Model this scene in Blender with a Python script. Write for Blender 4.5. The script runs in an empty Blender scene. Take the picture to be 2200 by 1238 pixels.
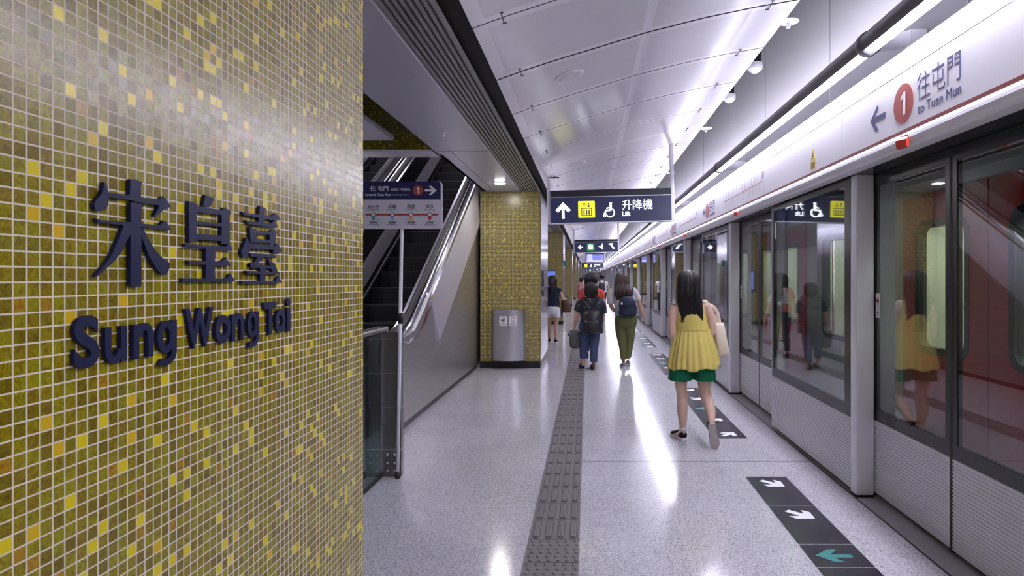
import bpy, bmesh, math, random
from mathutils import Vector, Matrix
from mathutils.geometry import tessellate_polygon
random.seed(7)
S = bpy.context.scene
COL = S.collection
# ------------------------------------------------------------------ camera, world, exposure
FPX, VX, VY, EYE = 1362.0, 1262.0, 595.0, 1.55     # focal length in px, vanishing point, eye height
cd = bpy.data.cameras.new('camera')
cd.sensor_width = 36.0
cd.lens = 36.0 * FPX / 2200.0
cd.shift_x = -(VX - 1100.0) / 2200.0
cd.shift_y = -(619.0 - VY) / 2200.0
cd.clip_start = 0.05
cam = bpy.data.objects.new('camera', cd)
cam.location = (0, 0, EYE)
cam.rotation_euler = (math.radians(90), 0, 0)
COL.objects.link(cam)
S.camera = cam
w = bpy.data.worlds.new('world')
S.world = w
w.use_nodes = True
w.node_tree.nodes['Background'].inputs[0].default_value = (0.80, 0.80, 1.0, 1)
w.node_tree.nodes['Background'].inputs[1].default_value = 0.05
S.view_settings.view_transform = 'Standard'
S.view_settings.look = 'None'
S.view_settings.gamma = 1.0
S.view_settings.use_curve_mapping = False
S.view_settings.exposure = 2.0
TUBE_POWER = 19.0
TUBE_UP = 7.0
DOWNLIGHT_POWER = 62.0
S.cycles.max_bounces = 10
S.cycles.diffuse_bounces = 5
S.cycles.glossy_bounces = 5
S.cycles.transparent_max_bounces = 24
S.cycles.sample_clamp_indirect = 6.0
S.cycles.use_denoising = True


def at(px, py, Y):
    return ((px - VX) * Y / FPX, EYE - (py - VY) * Y / FPX)


def on_side(px, py, X):
    u = px - VX
    return (X * FPX / u, EYE - (py - VY) * X / u)


def on_floor(px, py):
    Y = FPX * EYE / (py - VY)
    return ((px - VX) * Y / FPX, Y)


# ------------------------------------------------------------------ materials
def principled(name):
    m = bpy.data.materials.new(name)
    m.use_nodes = True
    nt = m.node_tree
    return m, nt, nt.nodes['Principled BSDF']


def mat(name, col, rough=0.5, metal=0.0, spec=0.5, noise=0.0, nscale=40.0, bump=0.0, emit=0.0, stretch=None, aniso=0.0):
    m, nt, b = principled(name)
    b.inputs['Base Color'].default_value = (*col, 1)
    b.inputs['Roughness'].default_value = rough
    b.inputs['Metallic'].default_value = metal
    b.inputs['Specular IOR Level'].default_value = spec
    if aniso:
        b.inputs['Anisotropic'].default_value = aniso
    if emit:
        b.inputs['Emission Color'].default_value = (*col, 1)
        b.inputs['Emission Strength'].default_value = emit
    if noise or bump:
        tc = nt.nodes.new('ShaderNodeTexCoord')
        mp = nt.nodes.new('ShaderNodeMapping')
        if stretch:
            mp.inputs['Scale'].default_value = stretch
        nt.links.new(tc.outputs['Object'], mp.inputs[0])
        n = nt.nodes.new('ShaderNodeTexNoise')
        n.inputs['Scale'].default_value = nscale
        n.inputs['Detail'].default_value = 4
        nt.links.new(mp.outputs[0], n.inputs['Vector'])
        if noise:
            r = nt.nodes.new('ShaderNodeValToRGB')
            r.color_ramp.elements[0].position = 0.3
            r.color_ramp.elements[1].position = 0.7
            r.color_ramp.elements[0].color = (*[c * (1 - noise) for c in col], 1)
            r.color_ramp.elements[1].color = (*[min(1, c * (1 + noise)) for c in col], 1)
            nt.links.new(n.outputs['Fac'], r.inputs[0])
            nt.links.new(r.outputs[0], b.inputs['Base Color'])
        if bump:
            bp = nt.nodes.new('ShaderNodeBump')
            bp.inputs['Strength'].default_value = bump
            bp.inputs['Distance'].default_value = 0.004
            nt.links.new(n.outputs['Fac'], bp.inputs['Height'])
            nt.links.new(bp.outputs[0], b.inputs['Normal'])
    return m


class NT:
    """small helper to wire math nodes"""
    def __init__(s, nt):
        s.nt = nt

    def m(s, op, a, b=None, c=None):
        n = s.nt.nodes.new('ShaderNodeMath')
        n.operation = op
        for i, v in enumerate((a, b, c)):
            if v is None:
                continue
            if isinstance(v, (int, float)):
                n.inputs[i].default_value = v
            else:
                s.nt.links.new(v, n.inputs[i])
        return n.outputs[0]

    def node(s, t, **kw):
        n = s.nt.nodes.new(t)
        for k, v in kw.items():
            setattr(n, k, v)
        return n

    def link(s, a, b):
        s.nt.links.new(a, b)

    def ramp(s, fac, stops, interp='LINEAR'):
        r = s.nt.nodes.new('ShaderNodeValToRGB')
        r.color_ramp.interpolation = interp
        e = r.color_ramp.elements
        while len(e) < len(stops):
            e.new(0.5)
        for k, (p, c) in enumerate(stops):
            e[k].position = p
            e[k].color = (*c, 1)
        s.nt.links.new(fac, r.inputs[0])
        return r.outputs[0]

    def mix(s, fac, a, b, blend='MIX'):
        n = s.nt.nodes.new('ShaderNodeMix')
        n.data_type = 'RGBA'
        n.blend_type = blend
        for sock, v in ((n.inputs[0], fac), (n.inputs[6], a), (n.inputs[7], b)):
            if isinstance(v, tuple):
                sock.default_value = (*v, 1)
            elif isinstance(v, (int, float)):
                sock.default_value = v
            else:
                s.nt.links.new(v, sock)
        return n.outputs[2]


TILE = 0.0217


def mosaic():
    m, nt, b = principled('gold glass mosaic')
    k = NT(nt)
    geo = k.node('ShaderNodeNewGeometry')
    sp = k.node('ShaderNodeSeparateXYZ')
    k.link(geo.outputs['Position'], sp.inputs[0])
    uu = k.m('DIVIDE', k.m('ADD', k.m('ADD', sp.outputs[0], sp.outputs[1]), 0.79 - 0.8716 + 50 * TILE), TILE)
    vv = k.m('DIVIDE', k.m('ADD', sp.outputs[2], -1.5424 + 100 * TILE), TILE)
    fu, fv = k.m('FLOOR', uu), k.m('FLOOR', vv)
    cell = k.node('ShaderNodeCombineXYZ')
    k.link(fu, cell.inputs[0])
    k.link(fv, cell.inputs[1])
    wn = k.node('ShaderNodeTexWhiteNoise', noise_dimensions='3D')
    k.link(cell.outputs[0], wn.inputs['Vector'])
    rnd = wn.outputs['Value']
    du = k.m('ABSOLUTE', k.m('SUBTRACT', k.m('FRACT', uu), 0.5))
    dv = k.m('ABSOLUTE', k.m('SUBTRACT', k.m('FRACT', vv), 0.5))
    d = k.m('MAXIMUM', du, dv)
    # 0 on the glass, 1 on the grout line
    gr = k.node('ShaderNodeMapRange', interpolation_type='SMOOTHSTEP')
    gr.inputs['From Min'].default_value = 0.428
    gr.inputs['From Max'].default_value = 0.452
    k.link(d, gr.inputs['Value'])
    grout = gr.outputs[0]
    # swirls inside each tile
    va = k.node('ShaderNodeVectorMath', operation='MULTIPLY_ADD')
    va.inputs[1].default_value = (9, 9, 9)
    k.link(wn.outputs['Color'], va.inputs[0])
    k.link(geo.outputs['Position'], va.inputs[2])
    ns = k.node('ShaderNodeTexNoise')
    ns.inputs['Scale'].default_value = 75
    ns.inputs['Detail'].default_value = 3
    ns.inputs['Distortion'].default_value = 2.2
    k.link(va.outputs[0], ns.inputs['Vector'])
    swirl = k.ramp(ns.outputs['Fac'], [(0.32, (0.62, 0.50, 0.5)), (0.5, (0.97, 0.95, 0.95)), (0.68, (1.22, 1.30, 1.2))])
    base = k.ramp(rnd, [(0.0, (0.150, 0.112, 0.003)), (0.18, (0.208, 0.165, 0.003)), (0.42, (0.218, 0.193, 0.003)),
                        (0.68, (0.185, 0.135, 0.003)), (0.84, (0.170, 0.147, 0.005)), (0.905, (0.30, 0.165, 0.005)),
                        (0.922, (0.53, 0.345, 0.005)), (0.942, (0.57, 0.46, 0.003))], 'CONSTANT')
    bright = k.m('GREATER_THAN', rnd, 0.922)
    col = k.mix(k.m('MULTIPLY', k.m('SUBTRACT', 1.0, bright), 0.9), base, k.mix(1.0, base, swirl, 'MULTIPLY'))
    col = k.mix(grout, col, (0.60, 0.535, 0.42))
    k.link(col, b.inputs['Base Color'])
    rr = k.m('ADD', k.m('MULTIPLY', grout, 0.5), k.m('ADD', 0.20, k.m('MULTIPLY', rnd, 0.06)))
    k.link(rr, b.inputs['Roughness'])
    k.link(k.m('SUBTRACT', 0.42, k.m('MULTIPLY', grout, 0.30)), b.inputs['Specular IOR Level'])
    # every tile sits a little differently; its face is slightly pillowed
    tilt = k.node('ShaderNodeVectorMath', operation='MULTIPLY_ADD')
    tilt.inputs[1].default_value = (0.016, 0.016, 0.016)
    k.link(wn.outputs['Color'], tilt.inputs[0])
    sh = k.node('ShaderNodeVectorMath', operation='ADD')
    sh.inputs[1].default_value = (-0.008, -0.008, -0.008)
    k.link(geo.outputs['Normal'], sh.inputs[0])
    k.link(sh.outputs[0], tilt.inputs[2])
    bp = k.node('ShaderNodeBump')
    bp.inputs['Strength'].default_value = 0.4
    bp.inputs['Distance'].default_value = 0.001
    hgt = k.m('ADD', k.m('SUBTRACT', 1.0, grout), k.m('MULTIPLY', ns.outputs['Fac'], 0.35))
    k.link(hgt, bp.inputs['Height'])
    k.link(tilt.outputs[0], bp.inputs['Normal'])
    k.link(bp.outputs[0], b.inputs['Normal'])
    return m


def terrazzo():
    m, nt, b = principled('terrazzo')
    k = NT(nt)
    geo = k.node('ShaderNodeNewGeometry')
    sp = k.node('ShaderNodeSeparateXYZ')
    k.link(geo.outputs['Position'], sp.inputs[0])
    x, y = sp.outputs[0], sp.outputs[1]
    vo = k.node('ShaderNodeTexVoronoi')
    vo.inputs['Scale'].default_value = 190
    k.link(geo.outputs['Position'], vo.inputs['Vector'])
    sepc = k.node('ShaderNodeSeparateColor')
    k.link(vo.outputs['Color'], sepc.inputs[0])
    chip = k.ramp(sepc.outputs[0], [(0.0, (0.25, 0.24, 0.262)), (0.13, (0.41, 0.40, 0.425)), (0.35, (0.515, 0.50, 0.532)),
                                    (0.86, (0.62, 0.605, 0.635))], 'CONSTANT')
    n2 = k.node('ShaderNodeTexNoise')
    n2.inputs['Scale'].default_value = 1.3
    k.link(geo.outputs['Position'], n2.inputs['Vector'])
    cloud = k.ramp(n2.outputs['Fac'], [(0.3, (0.93, 0.93, 0.93)), (0.7, (1.05, 1.05, 1.05))])
    col = k.mix(1.0, chip, cloud, 'MULTIPLY')
    # 600 mm slabs: joints across every 0.6 m, joints along every 0.62 m
    jx = k.m('ABSOLUTE', k.m('SUBTRACT', k.m('FRACT', k.m('DIVIDE', k.m('ADD', x, 31.05), 0.62)), 0.5))
    jy = k.m('ABSOLUTE', k.m('SUBTRACT', k.m('FRACT', k.m('DIVIDE', k.m('ADD', y, 30 - 4.29 + 0.6 * 10), 0.6)), 0.5))
    jj = k.m('MAXIMUM', k.m('GREATER_THAN', jx, 0.4972), k.m('GREATER_THAN', jy, 0.4970))
    col = k.mix(k.m('MULTIPLY', jj, 0.45), col, (0.72, 0.70, 0.71))
    # movement joint
    mq = k.m('LESS_THAN', k.m('ABSOLUTE', k.m('SUBTRACT', k.m('MODULO', k.m('ADD', y, 82.68), 8.0), 0.0)), 0.012)
    mq = k.m('MULTIPLY', mq, k.m('GREATER_THAN', x, -0.046))
    col = k.mix(mq, col, (0.16, 0.155, 0.165))
    k.link(col, b.inputs['Base Color'])
    b.inputs['Roughness'].default_value = 0.14
    b.inputs['Specular IOR Level'].default_value = 0.40
    n3 = k.node('ShaderNodeTexNoise')
    n3.inputs['Scale'].default_value = 2.5
    k.link(geo.outputs['Position'], n3.inputs['Vector'])
    bp = k.node('ShaderNodeBump')
    bp.inputs['Strength'].default_value = 0.03
    bp.inputs['Distance'].default_value = 0.02
    k.link(n3.outputs['Fac'], bp.inputs['Height'])
    k.link(bp.outputs[0], b.inputs['Normal'])
    return m


def glass(name, tint=(0.86, 0.90, 0.88), f0=0.075, rough=0.0):
    m = bpy.data.materials.new(name)
    m.use_nodes = True
    nt = m.node_tree
    for n in list(nt.nodes):
        nt.nodes.remove(n)
    k = NT(nt)
    out = k.node('ShaderNodeOutputMaterial')
    geo = k.node('ShaderNodeNewGeometry')
    dt = k.node('ShaderNodeVectorMath', operation='DOT_PRODUCT')
    k.link(geo.outputs['Normal'], dt.inputs[0])
    k.link(geo.outputs['Incoming'], dt.inputs[1])
    c = k.m('ABSOLUTE', dt.outputs['Value'])
    fr = k.m('ADD', f0, k.m('MULTIPLY', k.m('POWER', k.m('SUBTRACT', 1.0, c), 4.0), 1.0 - f0))
    tr = k.node('ShaderNodeBsdfTransparent')
    tr.inputs[0].default_value = (*tint, 1)
    gl = k.node('ShaderNodeBsdfGlossy')
    gl.inputs['Roughness'].default_value = rough
    gl.inputs['Color'].default_value = (0.95, 0.95, 0.97, 1)
    mx = k.node('ShaderNodeMixShader')
    k.link(fr, mx.inputs[0])
    k.link(tr.outputs[0], mx.inputs[1])
    k.link(gl.outputs[0], mx.inputs[2])
    k.link(mx.outputs[0], out.inputs[0])
    return m


def emitter(name, col, strength):
    m = bpy.data.materials.new(name)
    m.use_nodes = True
    nt = m.node_tree
    b = nt.nodes['Principled BSDF']
    b.inputs['Base Color'].default_value = (*[min(1, c) * 0.5 for c in col], 1)
    b.inputs['Emission Color'].default_value = (*col, 1)
    b.inputs['Emission Strength'].default_value = strength
    b.inputs['Roughness'].default_value = 0.4
    return m


M = dict(
    mosaic=mosaic(), terrazzo=terrazzo(),
    psd_glass=glass('platform door glass'), rail_glass=glass('barrier glass', (0.45, 0.58, 0.56), 0.08),
    train_glass=glass('train window glass', (0.75, 0.82, 0.78), 0.05),
    navy=mat('navy paint', (0.007, 0.010, 0.042), 0.45, 0.0, 0.22),
    white=mat('white coated metal', (0.80, 0.79, 0.82), 0.32),
    wallwhite=mat('white wall panel', (0.80, 0.79, 0.80), 0.38),
    perforated=mat('perforated ceiling panel', (0.72, 0.71, 0.75), 0.20, 0.0, 0.75),
    margin=mat('plain ceiling margin', (0.85, 0.84, 0.88), 0.20, 0.0, 0.75),
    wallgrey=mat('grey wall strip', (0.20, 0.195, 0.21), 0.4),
    soffit=mat('grey violet soffit', (0.55, 0.54, 0.61), 0.30, 0.0, 0.6),
    slat=mat('aluminium slat', (0.34, 0.34, 0.34), 0.38, 0.35),
    black=mat('black void', (0.008, 0.008, 0.009), 0.7),
    darkgrey=mat('dark grey', (0.035, 0.035, 0.042), 0.45),
    frit=mat('dark door frame', (0.022, 0.024, 0.028), 0.25),
    rubber=mat('black rubber', (0.010, 0.010, 0.011), 0.5),
    steel=mat('brushed steel', (0.70, 0.685, 0.73), 0.27, 0.95, 0.5, 0.08, 30, 0.0, 0, (1, 1, 14)),
    steelbright=mat('bright steel', (0.72, 0.70, 0.78), 0.17, 1.0),
    steelwall=mat('brushed steel cladding', (0.46, 0.44, 0.44), 0.33, 0.9, 0.5, 0.07, 6, 0.0, 0, (0.3, 0.3, 6)),
    steeldark=mat('dark stainless', (0.22, 0.21, 0.215), 0.34, 0.85),
    alu=mat('satin aluminium', (0.86, 0.85, 0.90), 0.34, 0.05),
    rib=mat('ribbed aluminium', (0.74, 0.73, 0.77), 0.42, 0.15),
    sill=mat('threshold metal', (0.42, 0.41, 0.42), 0.42, 0.2),
    tube_shell=mat('grey lamp shell', (0.13, 0.13, 0.14), 0.36, 0.4),
    tube=emitter('lamp diffuser', (0.965, 0.94, 1.15), TUBE_POWER),
    tube_up=emitter('upper lamp diffuser', (0.965, 0.94, 1.15), TUBE_UP),
    fill_diffuser=emitter('recess fill lamp', (0.97, 0.945, 1.10), 5.0),
    down=emitter('downlight lens', (1.0, 0.96, 0.93), DOWNLIGHT_POWER),
    brown=mat('brown red line', (0.19, 0.042, 0.038), 0.4),
    brownsign=mat('route red', (0.36, 0.060, 0.045), 0.4),
    print_navy=mat('navy print', (0.055, 0.055, 0.17), 0.5),
    deckmat=mat('satin deck steel', (0.62, 0.60, 0.68), 0.32, 0.6),
    print_grey=mat('grey print', (0.14, 0.13, 0.18), 0.5),
    print_faint=mat('faint grey print', (0.45, 0.44, 0.49), 0.5),
    red=mat('signal red plastic', (0.62, 0.05, 0.025), 0.35),
    stick_white=mat('sticker white', (0.80, 0.80, 0.82), 0.4),
    stick_dark=mat('floor sticker dark', (0.030, 0.029, 0.038), 0.22, 0.0, 0.5, 0.25, 5),
    stick_green=mat('floor sticker green', (0.035, 0.23, 0.22), 0.35),
    yellow=mat('warning yellow', (0.72, 0.52, 0.02), 0.4),
    tactile=mat('tactile paving', (0.150, 0.135, 0.140), 0.42, 0.0, 0.4, 0.08, 60, 0.1),
    tactile_bar=mat('tactile raised bar', (0.165, 0.150, 0.156), 0.40, 0.0, 0.4, 0.06, 60),
    tactile_dirt=mat('tactile worn edge', (0.070, 0.062, 0.066), 0.6),
    tactile_joint=mat('tactile joint', (0.26, 0.24, 0.24), 0.6),
    sign_navy=emitter('backlit navy', (0.016, 0.020, 0.062), 0.22),
    sign_top=mat('sign top band', (0.020, 0.022, 0.032), 0.35),
    sign_white=emitter('backlit white', (0.92, 0.94, 1.0), 0.8),
    sign_yellow=emitter('backlit yellow', (0.80, 0.74, 0.03), 0.38),
    sign_green=emitter('backlit green', (0.01, 0.26, 0.055), 0.25),
    screen=emitter('screen violet', (0.30, 0.28, 0.95), 0.22),
    screen_blue=emitter('screen blue', (0.09, 0.13, 0.42), 0.35),
    screen_pale=emitter('screen pale', (0.62, 0.62, 1.0), 0.25),
    board_white=mat('board white', (0.66, 0.65, 0.72), 0.4),
    board_navy=mat('board navy', (0.022, 0.020, 0.085), 0.4),
    step=mat('escalator step', (0.05, 0.05, 0.056), 0.42, 0.5),
    stepedge=mat('escalator step edge', (0.13, 0.13, 0.145), 0.4, 0.5),
    balblack=mat('black balustrade panel', (0.010, 0.010, 0.013), 0.2, 0.0, 0.4),
    skirting=mat('black skirting', (0.008, 0.008, 0.009), 0.35),
    train_red=mat('train red', (0.46, 0.014, 0.030), 0.22),
    train_silver=mat('train silver', (0.50, 0.49, 0.48), 0.40, 0.4),
    train_in=mat('train interior', (0.72, 0.70, 0.60), 0.5),
    train_light=emitter('train lamp', (1.0, 0.98, 0.86), 6.0),
    concrete=mat('dark concrete', (0.10, 0.10, 0.11), 0.7, 0, 0.3, 0.1, 3),
    pinkblur=mat('poster colours', (0.35, 0.22, 0.25), 0.4),
)


# ------------------------------------------------------------------ mesh building
class MB:
    def __init__(s):
        s.v, s.f, s.mi, s.sm, s.mats = [], [], [], [], []

    def mid(s, m):
        if m not in s.mats:
            s.mats.append(m)
        return s.mats.index(m)

    def add(s, vs, fs, m, smooth=False):
        o = len(s.v)
        k = s.mid(m)
        s.v += [tuple(p) for p in vs]
        for f in fs:
            s.f.append(tuple(i + o for i in f))
            s.mi.append(k)
            s.sm.append(smooth)
        return s

    def box(s, x0, x1, y0, y1, z0, z1, m):
        vs = [(x, y, z) for z in (z0, z1) for y in (y0, y1) for x in (x0, x1)]
        return s.add(vs, [(0, 2, 3, 1), (4, 5, 7, 6), (0, 1, 5, 4), (2, 6, 7, 3), (0, 4, 6, 2), (1, 3, 7, 5)], m)

    def rbox(s, x0, x1, y0, y1, z0, z1, m, r=0.005, seg=2):
        bm = bmesh.new()
        bmesh.ops.create_cube(bm, size=1.0)
        for v in bm.verts:
            v.co = (x0 + (v.co.x + .5) * (x1 - x0), y0 + (v.co.y + .5) * (y1 - y0), z0 + (v.co.z + .5) * (z1 - z0))
        bmesh.ops.bevel(bm, geom=list(bm.edges), offset=r, segments=seg, affect='EDGES', profile=0.5)
        return s.bm(bm, m, True)

    def bm(s, bm, m, smooth=False):
        bm.verts.ensure_lookup_table()
        bm.verts.index_update()
        s.add([v.co[:] for v in bm.verts], [[v.index for v in f.verts] for f in bm.faces], m, smooth)
        bm.free()
        return s

    def prism(s, poly, fn0, fn1, m):
        """polygon (list of 2d points) swept from fn0(p) to fn1(p)"""
        n = len(poly)
        tri = tessellate_polygon([[Vector((p[0], p[1], 0)) for p in poly]])
        vs = [fn0(p) for p in poly] + [fn1(p) for p in poly]
        fs = [tuple(t) for t in tri] + [tuple(i + n for i in reversed(t)) for t in tri]
        fs += [(i, (i + 1) % n, n + (i + 1) % n, n + i) for i in range(n)]
        return s.add(vs, fs, m)

    def sweep_y(s, prof, y0, y1, m, closed=True, smooth=False):
        """profile of (x, z) points swept along Y"""
        return s.prism(prof, lambda p: (p[0], y0, p[1]), lambda p: (p[0], y1, p[1]), m)

    def tube(s, pts, rad, m, n=12, smooth=True, caps=True, ref=(1, 0, 0)):
        pts = [Vector(p) for p in pts]
        if not isinstance(rad, (list, tuple)):
            rad = [rad] * len(pts)
        rings = []
        for i, p in enumerate(pts):
            a, b = pts[max(0, i - 1)], pts[min(len(pts) - 1, i + 1)]
            t = (b - a)
            t = t.normalized() if t.length > 1e-9 else Vector((0, 0, 1))
            r = Vector(ref)
            u = r - t * r.dot(t)
            if u.length < 0.15:
                r = Vector((0, 1, 0))
                u = r - t * r.dot(t)
            u.normalize()
            vv = t.cross(u)
            ra, rb = rad[i] if isinstance(rad[i], (list, tuple)) else (rad[i], rad[i])
            rings.append([p + u * ra * math.cos(2 * math.pi * k / n) + vv * rb * math.sin(2 * math.pi * k / n) for k in range(n)])
        return s.rings(rings, m, smooth, caps)

    def rings(s, rings, m, smooth=True, caps=True):
        n = len(rings[0])
        vs = [q for r in rings for q in r]
        fs = []
        for i in range(len(rings) - 1):
            for k in range(n):
                a, b = i * n + k, i * n + (k + 1) % n
                fs.append((a, b, b + n, a + n))
        if caps:
            fs.append(tuple(reversed(range(n))))
            fs.append(tuple(range((len(rings) - 1) * n, len(rings) * n)))
        return s.add(vs, fs, m, smooth)

    def ball(s, c, r, m, seg=16, rings=10):
        rr = r if isinstance(r, (list, tuple)) else (r, r, r)
        bm = bmesh.new()
        bmesh.ops.create_uvsphere(bm, u_segments=seg, v_segments=rings, radius=1.0)
        for v in bm.verts:
            v.co = (c[0] + v.co.x * rr[0], c[1] + v.co.y * rr[1], c[2] + v.co.z * rr[2])
        return s.bm(bm, m, True)

    def disc_y(s, cx, y, cz, r, m, depth=0.004, n=28):
        return s.tube([(cx, y, cz), (cx, y - depth, cz)], r, m, n, False)

    def mesh(s, name, fix=True):
        me = bpy.data.meshes.new(name)
        me.from_pydata(s.v, [], s.f)
        for m in s.mats:
            me.materials.append(m)
        me.polygons.foreach_set('material_index', s.mi)
        me.polygons.foreach_set('use_smooth', s.sm)
        me.update()
        if fix:
            bm = bmesh.new()
            bm.from_mesh(me)
            bmesh.ops.recalc_face_normals(bm, faces=bm.faces)
            bm.to_mesh(me)
            bm.free()
        return me

    def make(s, name, parent=None, loc=None, **kw):
        o = bpy.data.objects.new(name, s.mesh(name))
        COL.objects.link(o)
        if parent is not None:
            o.parent = parent
        if loc is not None:
            o.location = loc
        for k, v in kw.items():
            o[k] = v
        return o


def thing(name, label, cat, loc=(0, 0, 0), group=None):
    o = bpy.data.objects.new(name, None)
    o.empty_display_size = 0.1
    COL.objects.link(o)
    o.location = loc
    return tag(o, label, cat, group)


def tag(o, label, cat, group=None):
    o['label'] = label
    o['category'] = cat
    if group:
        o['group'] = group
    return o


def struct(o):
    o['kind'] = 'structure'
    return o


KIDS = {}


def copy_tree(o, loc, label=None, parent=None):
    c = o.copy()
    COL.objects.link(c)
    if parent is not None:
        c.parent = parent
    else:
        c.location = loc
    if label:
        c['label'] = label
    for ch in [q for q in list(o.children)]:
        copy_tree(ch, None, None, c)
    return c


def text(body, width=None, height=None, offset=0.0, fit=None):
    """outline of a line of writing as (verts2d, faces); left bottom at the origin"""
    cu = bpy.data.curves.new('writing', 'FONT')
    cu.body = body
    cu.size = 1.0
    cu.offset = offset
    cu.resolution_u = 5
    ob = bpy.data.objects.new('writing', cu)
    COL.objects.link(ob)
    dg = bpy.context.evaluated_depsgraph_get()
    dg.update()
    me = bpy.data.meshes.new_from_object(ob.evaluated_get(dg))
    vs = [(v.co.x, v.co.y) for v in me.vertices]
    fs = [tuple(p.vertices) for p in me.polygons]
    bpy.data.objects.remove(ob)
    bpy.data.curves.remove(cu)
    bpy.data.meshes.remove(me)
    if not vs:
        return [], []
    x0, x1 = min(v[0] for v in vs), max(v[0] for v in vs)
    y0, y1 = min(v[1] for v in vs), max(v[1] for v in vs)
    sx = (width / (x1 - x0)) if width else None
    sy = (height / (y1 - y0)) if height else None
    if fit == 'cap':          # height given as the height above the baseline
        sy = height / y1
        y0 = 0
    sx = sx or sy
    sy = sy or sx
    return [((v[0] - x0) * sx, (v[1] - y0) * sy) for v in vs], fs


def solid_text(mb, tx, fn, m):
    """fn(x, y, k): k=0 front, k=1 back"""
    vs, fs = tx
    if not vs:
        return
    n = len(vs)
    cnt = {}
    for f in fs:
        for i in range(len(f)):
            e = (f[i], f[(i + 1) % len(f)])
            cnt[tuple(sorted(e))] = cnt.get(tuple(sorted(e)), 0) + 1
    out = list(fs) + [tuple(i + n for i in reversed(f)) for f in fs]
    for f in fs:
        for i in range(len(f)):
            a, b = f[i], f[(i + 1) % len(f)]
            if cnt[tuple(sorted((a, b)))] == 1:
                out.append((b, a, a + n, b + n))
    mb.add([fn(x, y, 0) for x, y in vs] + [fn(x, y, 1) for x, y in vs], out, m)


def one_poly(x, z, h):
    """a numeral one with its flag, h high, stem centred on x"""
    s_ = h * .095
    return [(x + s_, z), (x + s_, z + h), (x - s_ * .6, z + h), (x - h * .30, z + h * .80), (x - h * .30, z + h * .63), (x - s_, z + h * .76), (x - s_, z)]


ORD = ('first second third fourth fifth sixth seventh eighth ninth tenth eleventh twelfth thirteenth fourteenth fifteenth '
       'sixteenth seventeenth eighteenth nineteenth twentieth twenty-first twenty-second twenty-third twenty-fourth').split()
# ------------------------------------------------------------------ the setting
PITCH, Y0 = 3.93, 3.525            # doorway spacing, centre of the nearest doorway
NU = 24                            # doorways along the platform
YB, YE = -9.0, 98.0                # ends of the modelled platform


def box_obj(name, b, m):
    return struct(MB().box(*b, M[m]).make(name))


box_obj('floor', (-7.0, 1.885, YB, YE, -0.12, 0.0), 'terrazzo')
s = MB().box(1.885, 2.09, YB, YE, -0.12, -0.001, M['sill'])
s.box(1.874, 1.886, YB, YE, -0.02, 0.0015, M['rubber']).make('trim_1', kind='structure')
box_obj('wall_back', (-7.0, 5.2, YB - 0.1, YB, -0.12, 4.6), 'wallwhite')
box_obj('wall_far', (-7.0, 5.2, YE, YE + 0.1, -0.12, 4.6), 'wallwhite')
# white wall above the platform doors
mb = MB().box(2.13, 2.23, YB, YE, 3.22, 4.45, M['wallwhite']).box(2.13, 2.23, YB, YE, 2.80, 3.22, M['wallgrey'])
for k in range(-5, 47):
    mb.box(2.126, 2.131, 1.52 + 2.02 * k, 1.526 + 2.02 * k, 2.86, 4.4, M['print_faint'])
mb.make('wall_right', kind='structure')
box_obj('wall_tunnel', (5.1, 5.2, YB, YE, -1.2, 4.6), 'black')
box_obj('trim_2', (2.09, 5.1, YB, YE, -1.3, -1.2), 'black')
box_obj('trim_3', (2.23, 5.1, YB, YE, 3.2, 3.3), 'black')
box_obj('trim_4', (2.02, 2.09, YB, YE, -1.2, -0.12), 'black')
box_obj('wall_left', (-7.1, -7.0, YB, YE, -0.12, 7.0), 'wallwhite')

# vaulted metal ceiling, one metre panels with plain margins round a perforated field
PROF = [(-.681, 3.022), (-.495, 3.090), (-.22, 3.180), (.055, 3.263), (.444, 3.382), (.880, 3.492), (1.25, 3.570), (1.598, 3.631)]


def prof_z(x):
    for (a, za), (b, zb) in zip(PROF, PROF[1:]):
        if x <= b:
            return za + (zb - za) * (x - a) / (b - a)
    return PROF[-1][1]


mb = MB()
xs = sorted([p[0] for p in PROF] + [-.60, .405, .475, 1.51])
ny = int((YE - YB) / 1.0)
for j in range(ny + 3):
    a = 5.76 - 15 + j * 1.0
    b = a + 0.983
    rz = random.uniform(-.001, .001)
    tl = random.uniform(-.003, .003)
    ys = [a, a + .065, b - .065, b]
    for q in range(3):
        for i in range(len(xs) - 1):
            x0, x1 = xs[i], xs[i + 1]
            inner = q == 1 and x0 >= -.605 and x1 <= 1.515 and not (.40 <= x0 < .47)
            m = M['perforated'] if inner else M['margin']
            z = lambda x, y: prof_z(x) + rz + tl * (y - a)
            mb.add([(x0, ys[q], z(x0, ys[q])), (x1, ys[q], z(x1, ys[q])), (x1, ys[q + 1], z(x1, ys[q + 1])), (x0, ys[q + 1], z(x0, ys[q + 1]))],
                   [(3, 2, 1, 0)], m, False)
    up = .035                      # folded edges
    for y in (a, b):
        ps = [(x, y, prof_z(x) + rz + tl * (y - a)) for x in xs]
        n = len(ps)
        mb.add(ps + [(p[0], p[1], p[2] + up) for p in ps], [(i, i + 1, n + i + 1, n + i) for i in range(n - 1)], M['darkgrey'])
    for x in (xs[0], xs[-1]):
        mb.add([(x, a, prof_z(x) + rz), (x, b, prof_z(x) + rz + tl), (x, b, prof_z(x) + .05), (x, a, prof_z(x) + .05)], [(0, 1, 2, 3)], M['margin'])
o = bpy.data.objects.new('ceiling', mb.mesh('ceiling', fix=False))
COL.objects.link(o)
struct(o)
box_obj('ceiling_plenum', (-1.80, 2.14, YB, YE, 4.40, 4.5), 'black')
box_obj('wall_plenum', (-1.80, -1.74, YB, 7.2, 3.06, 4.4), 'black')

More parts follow.
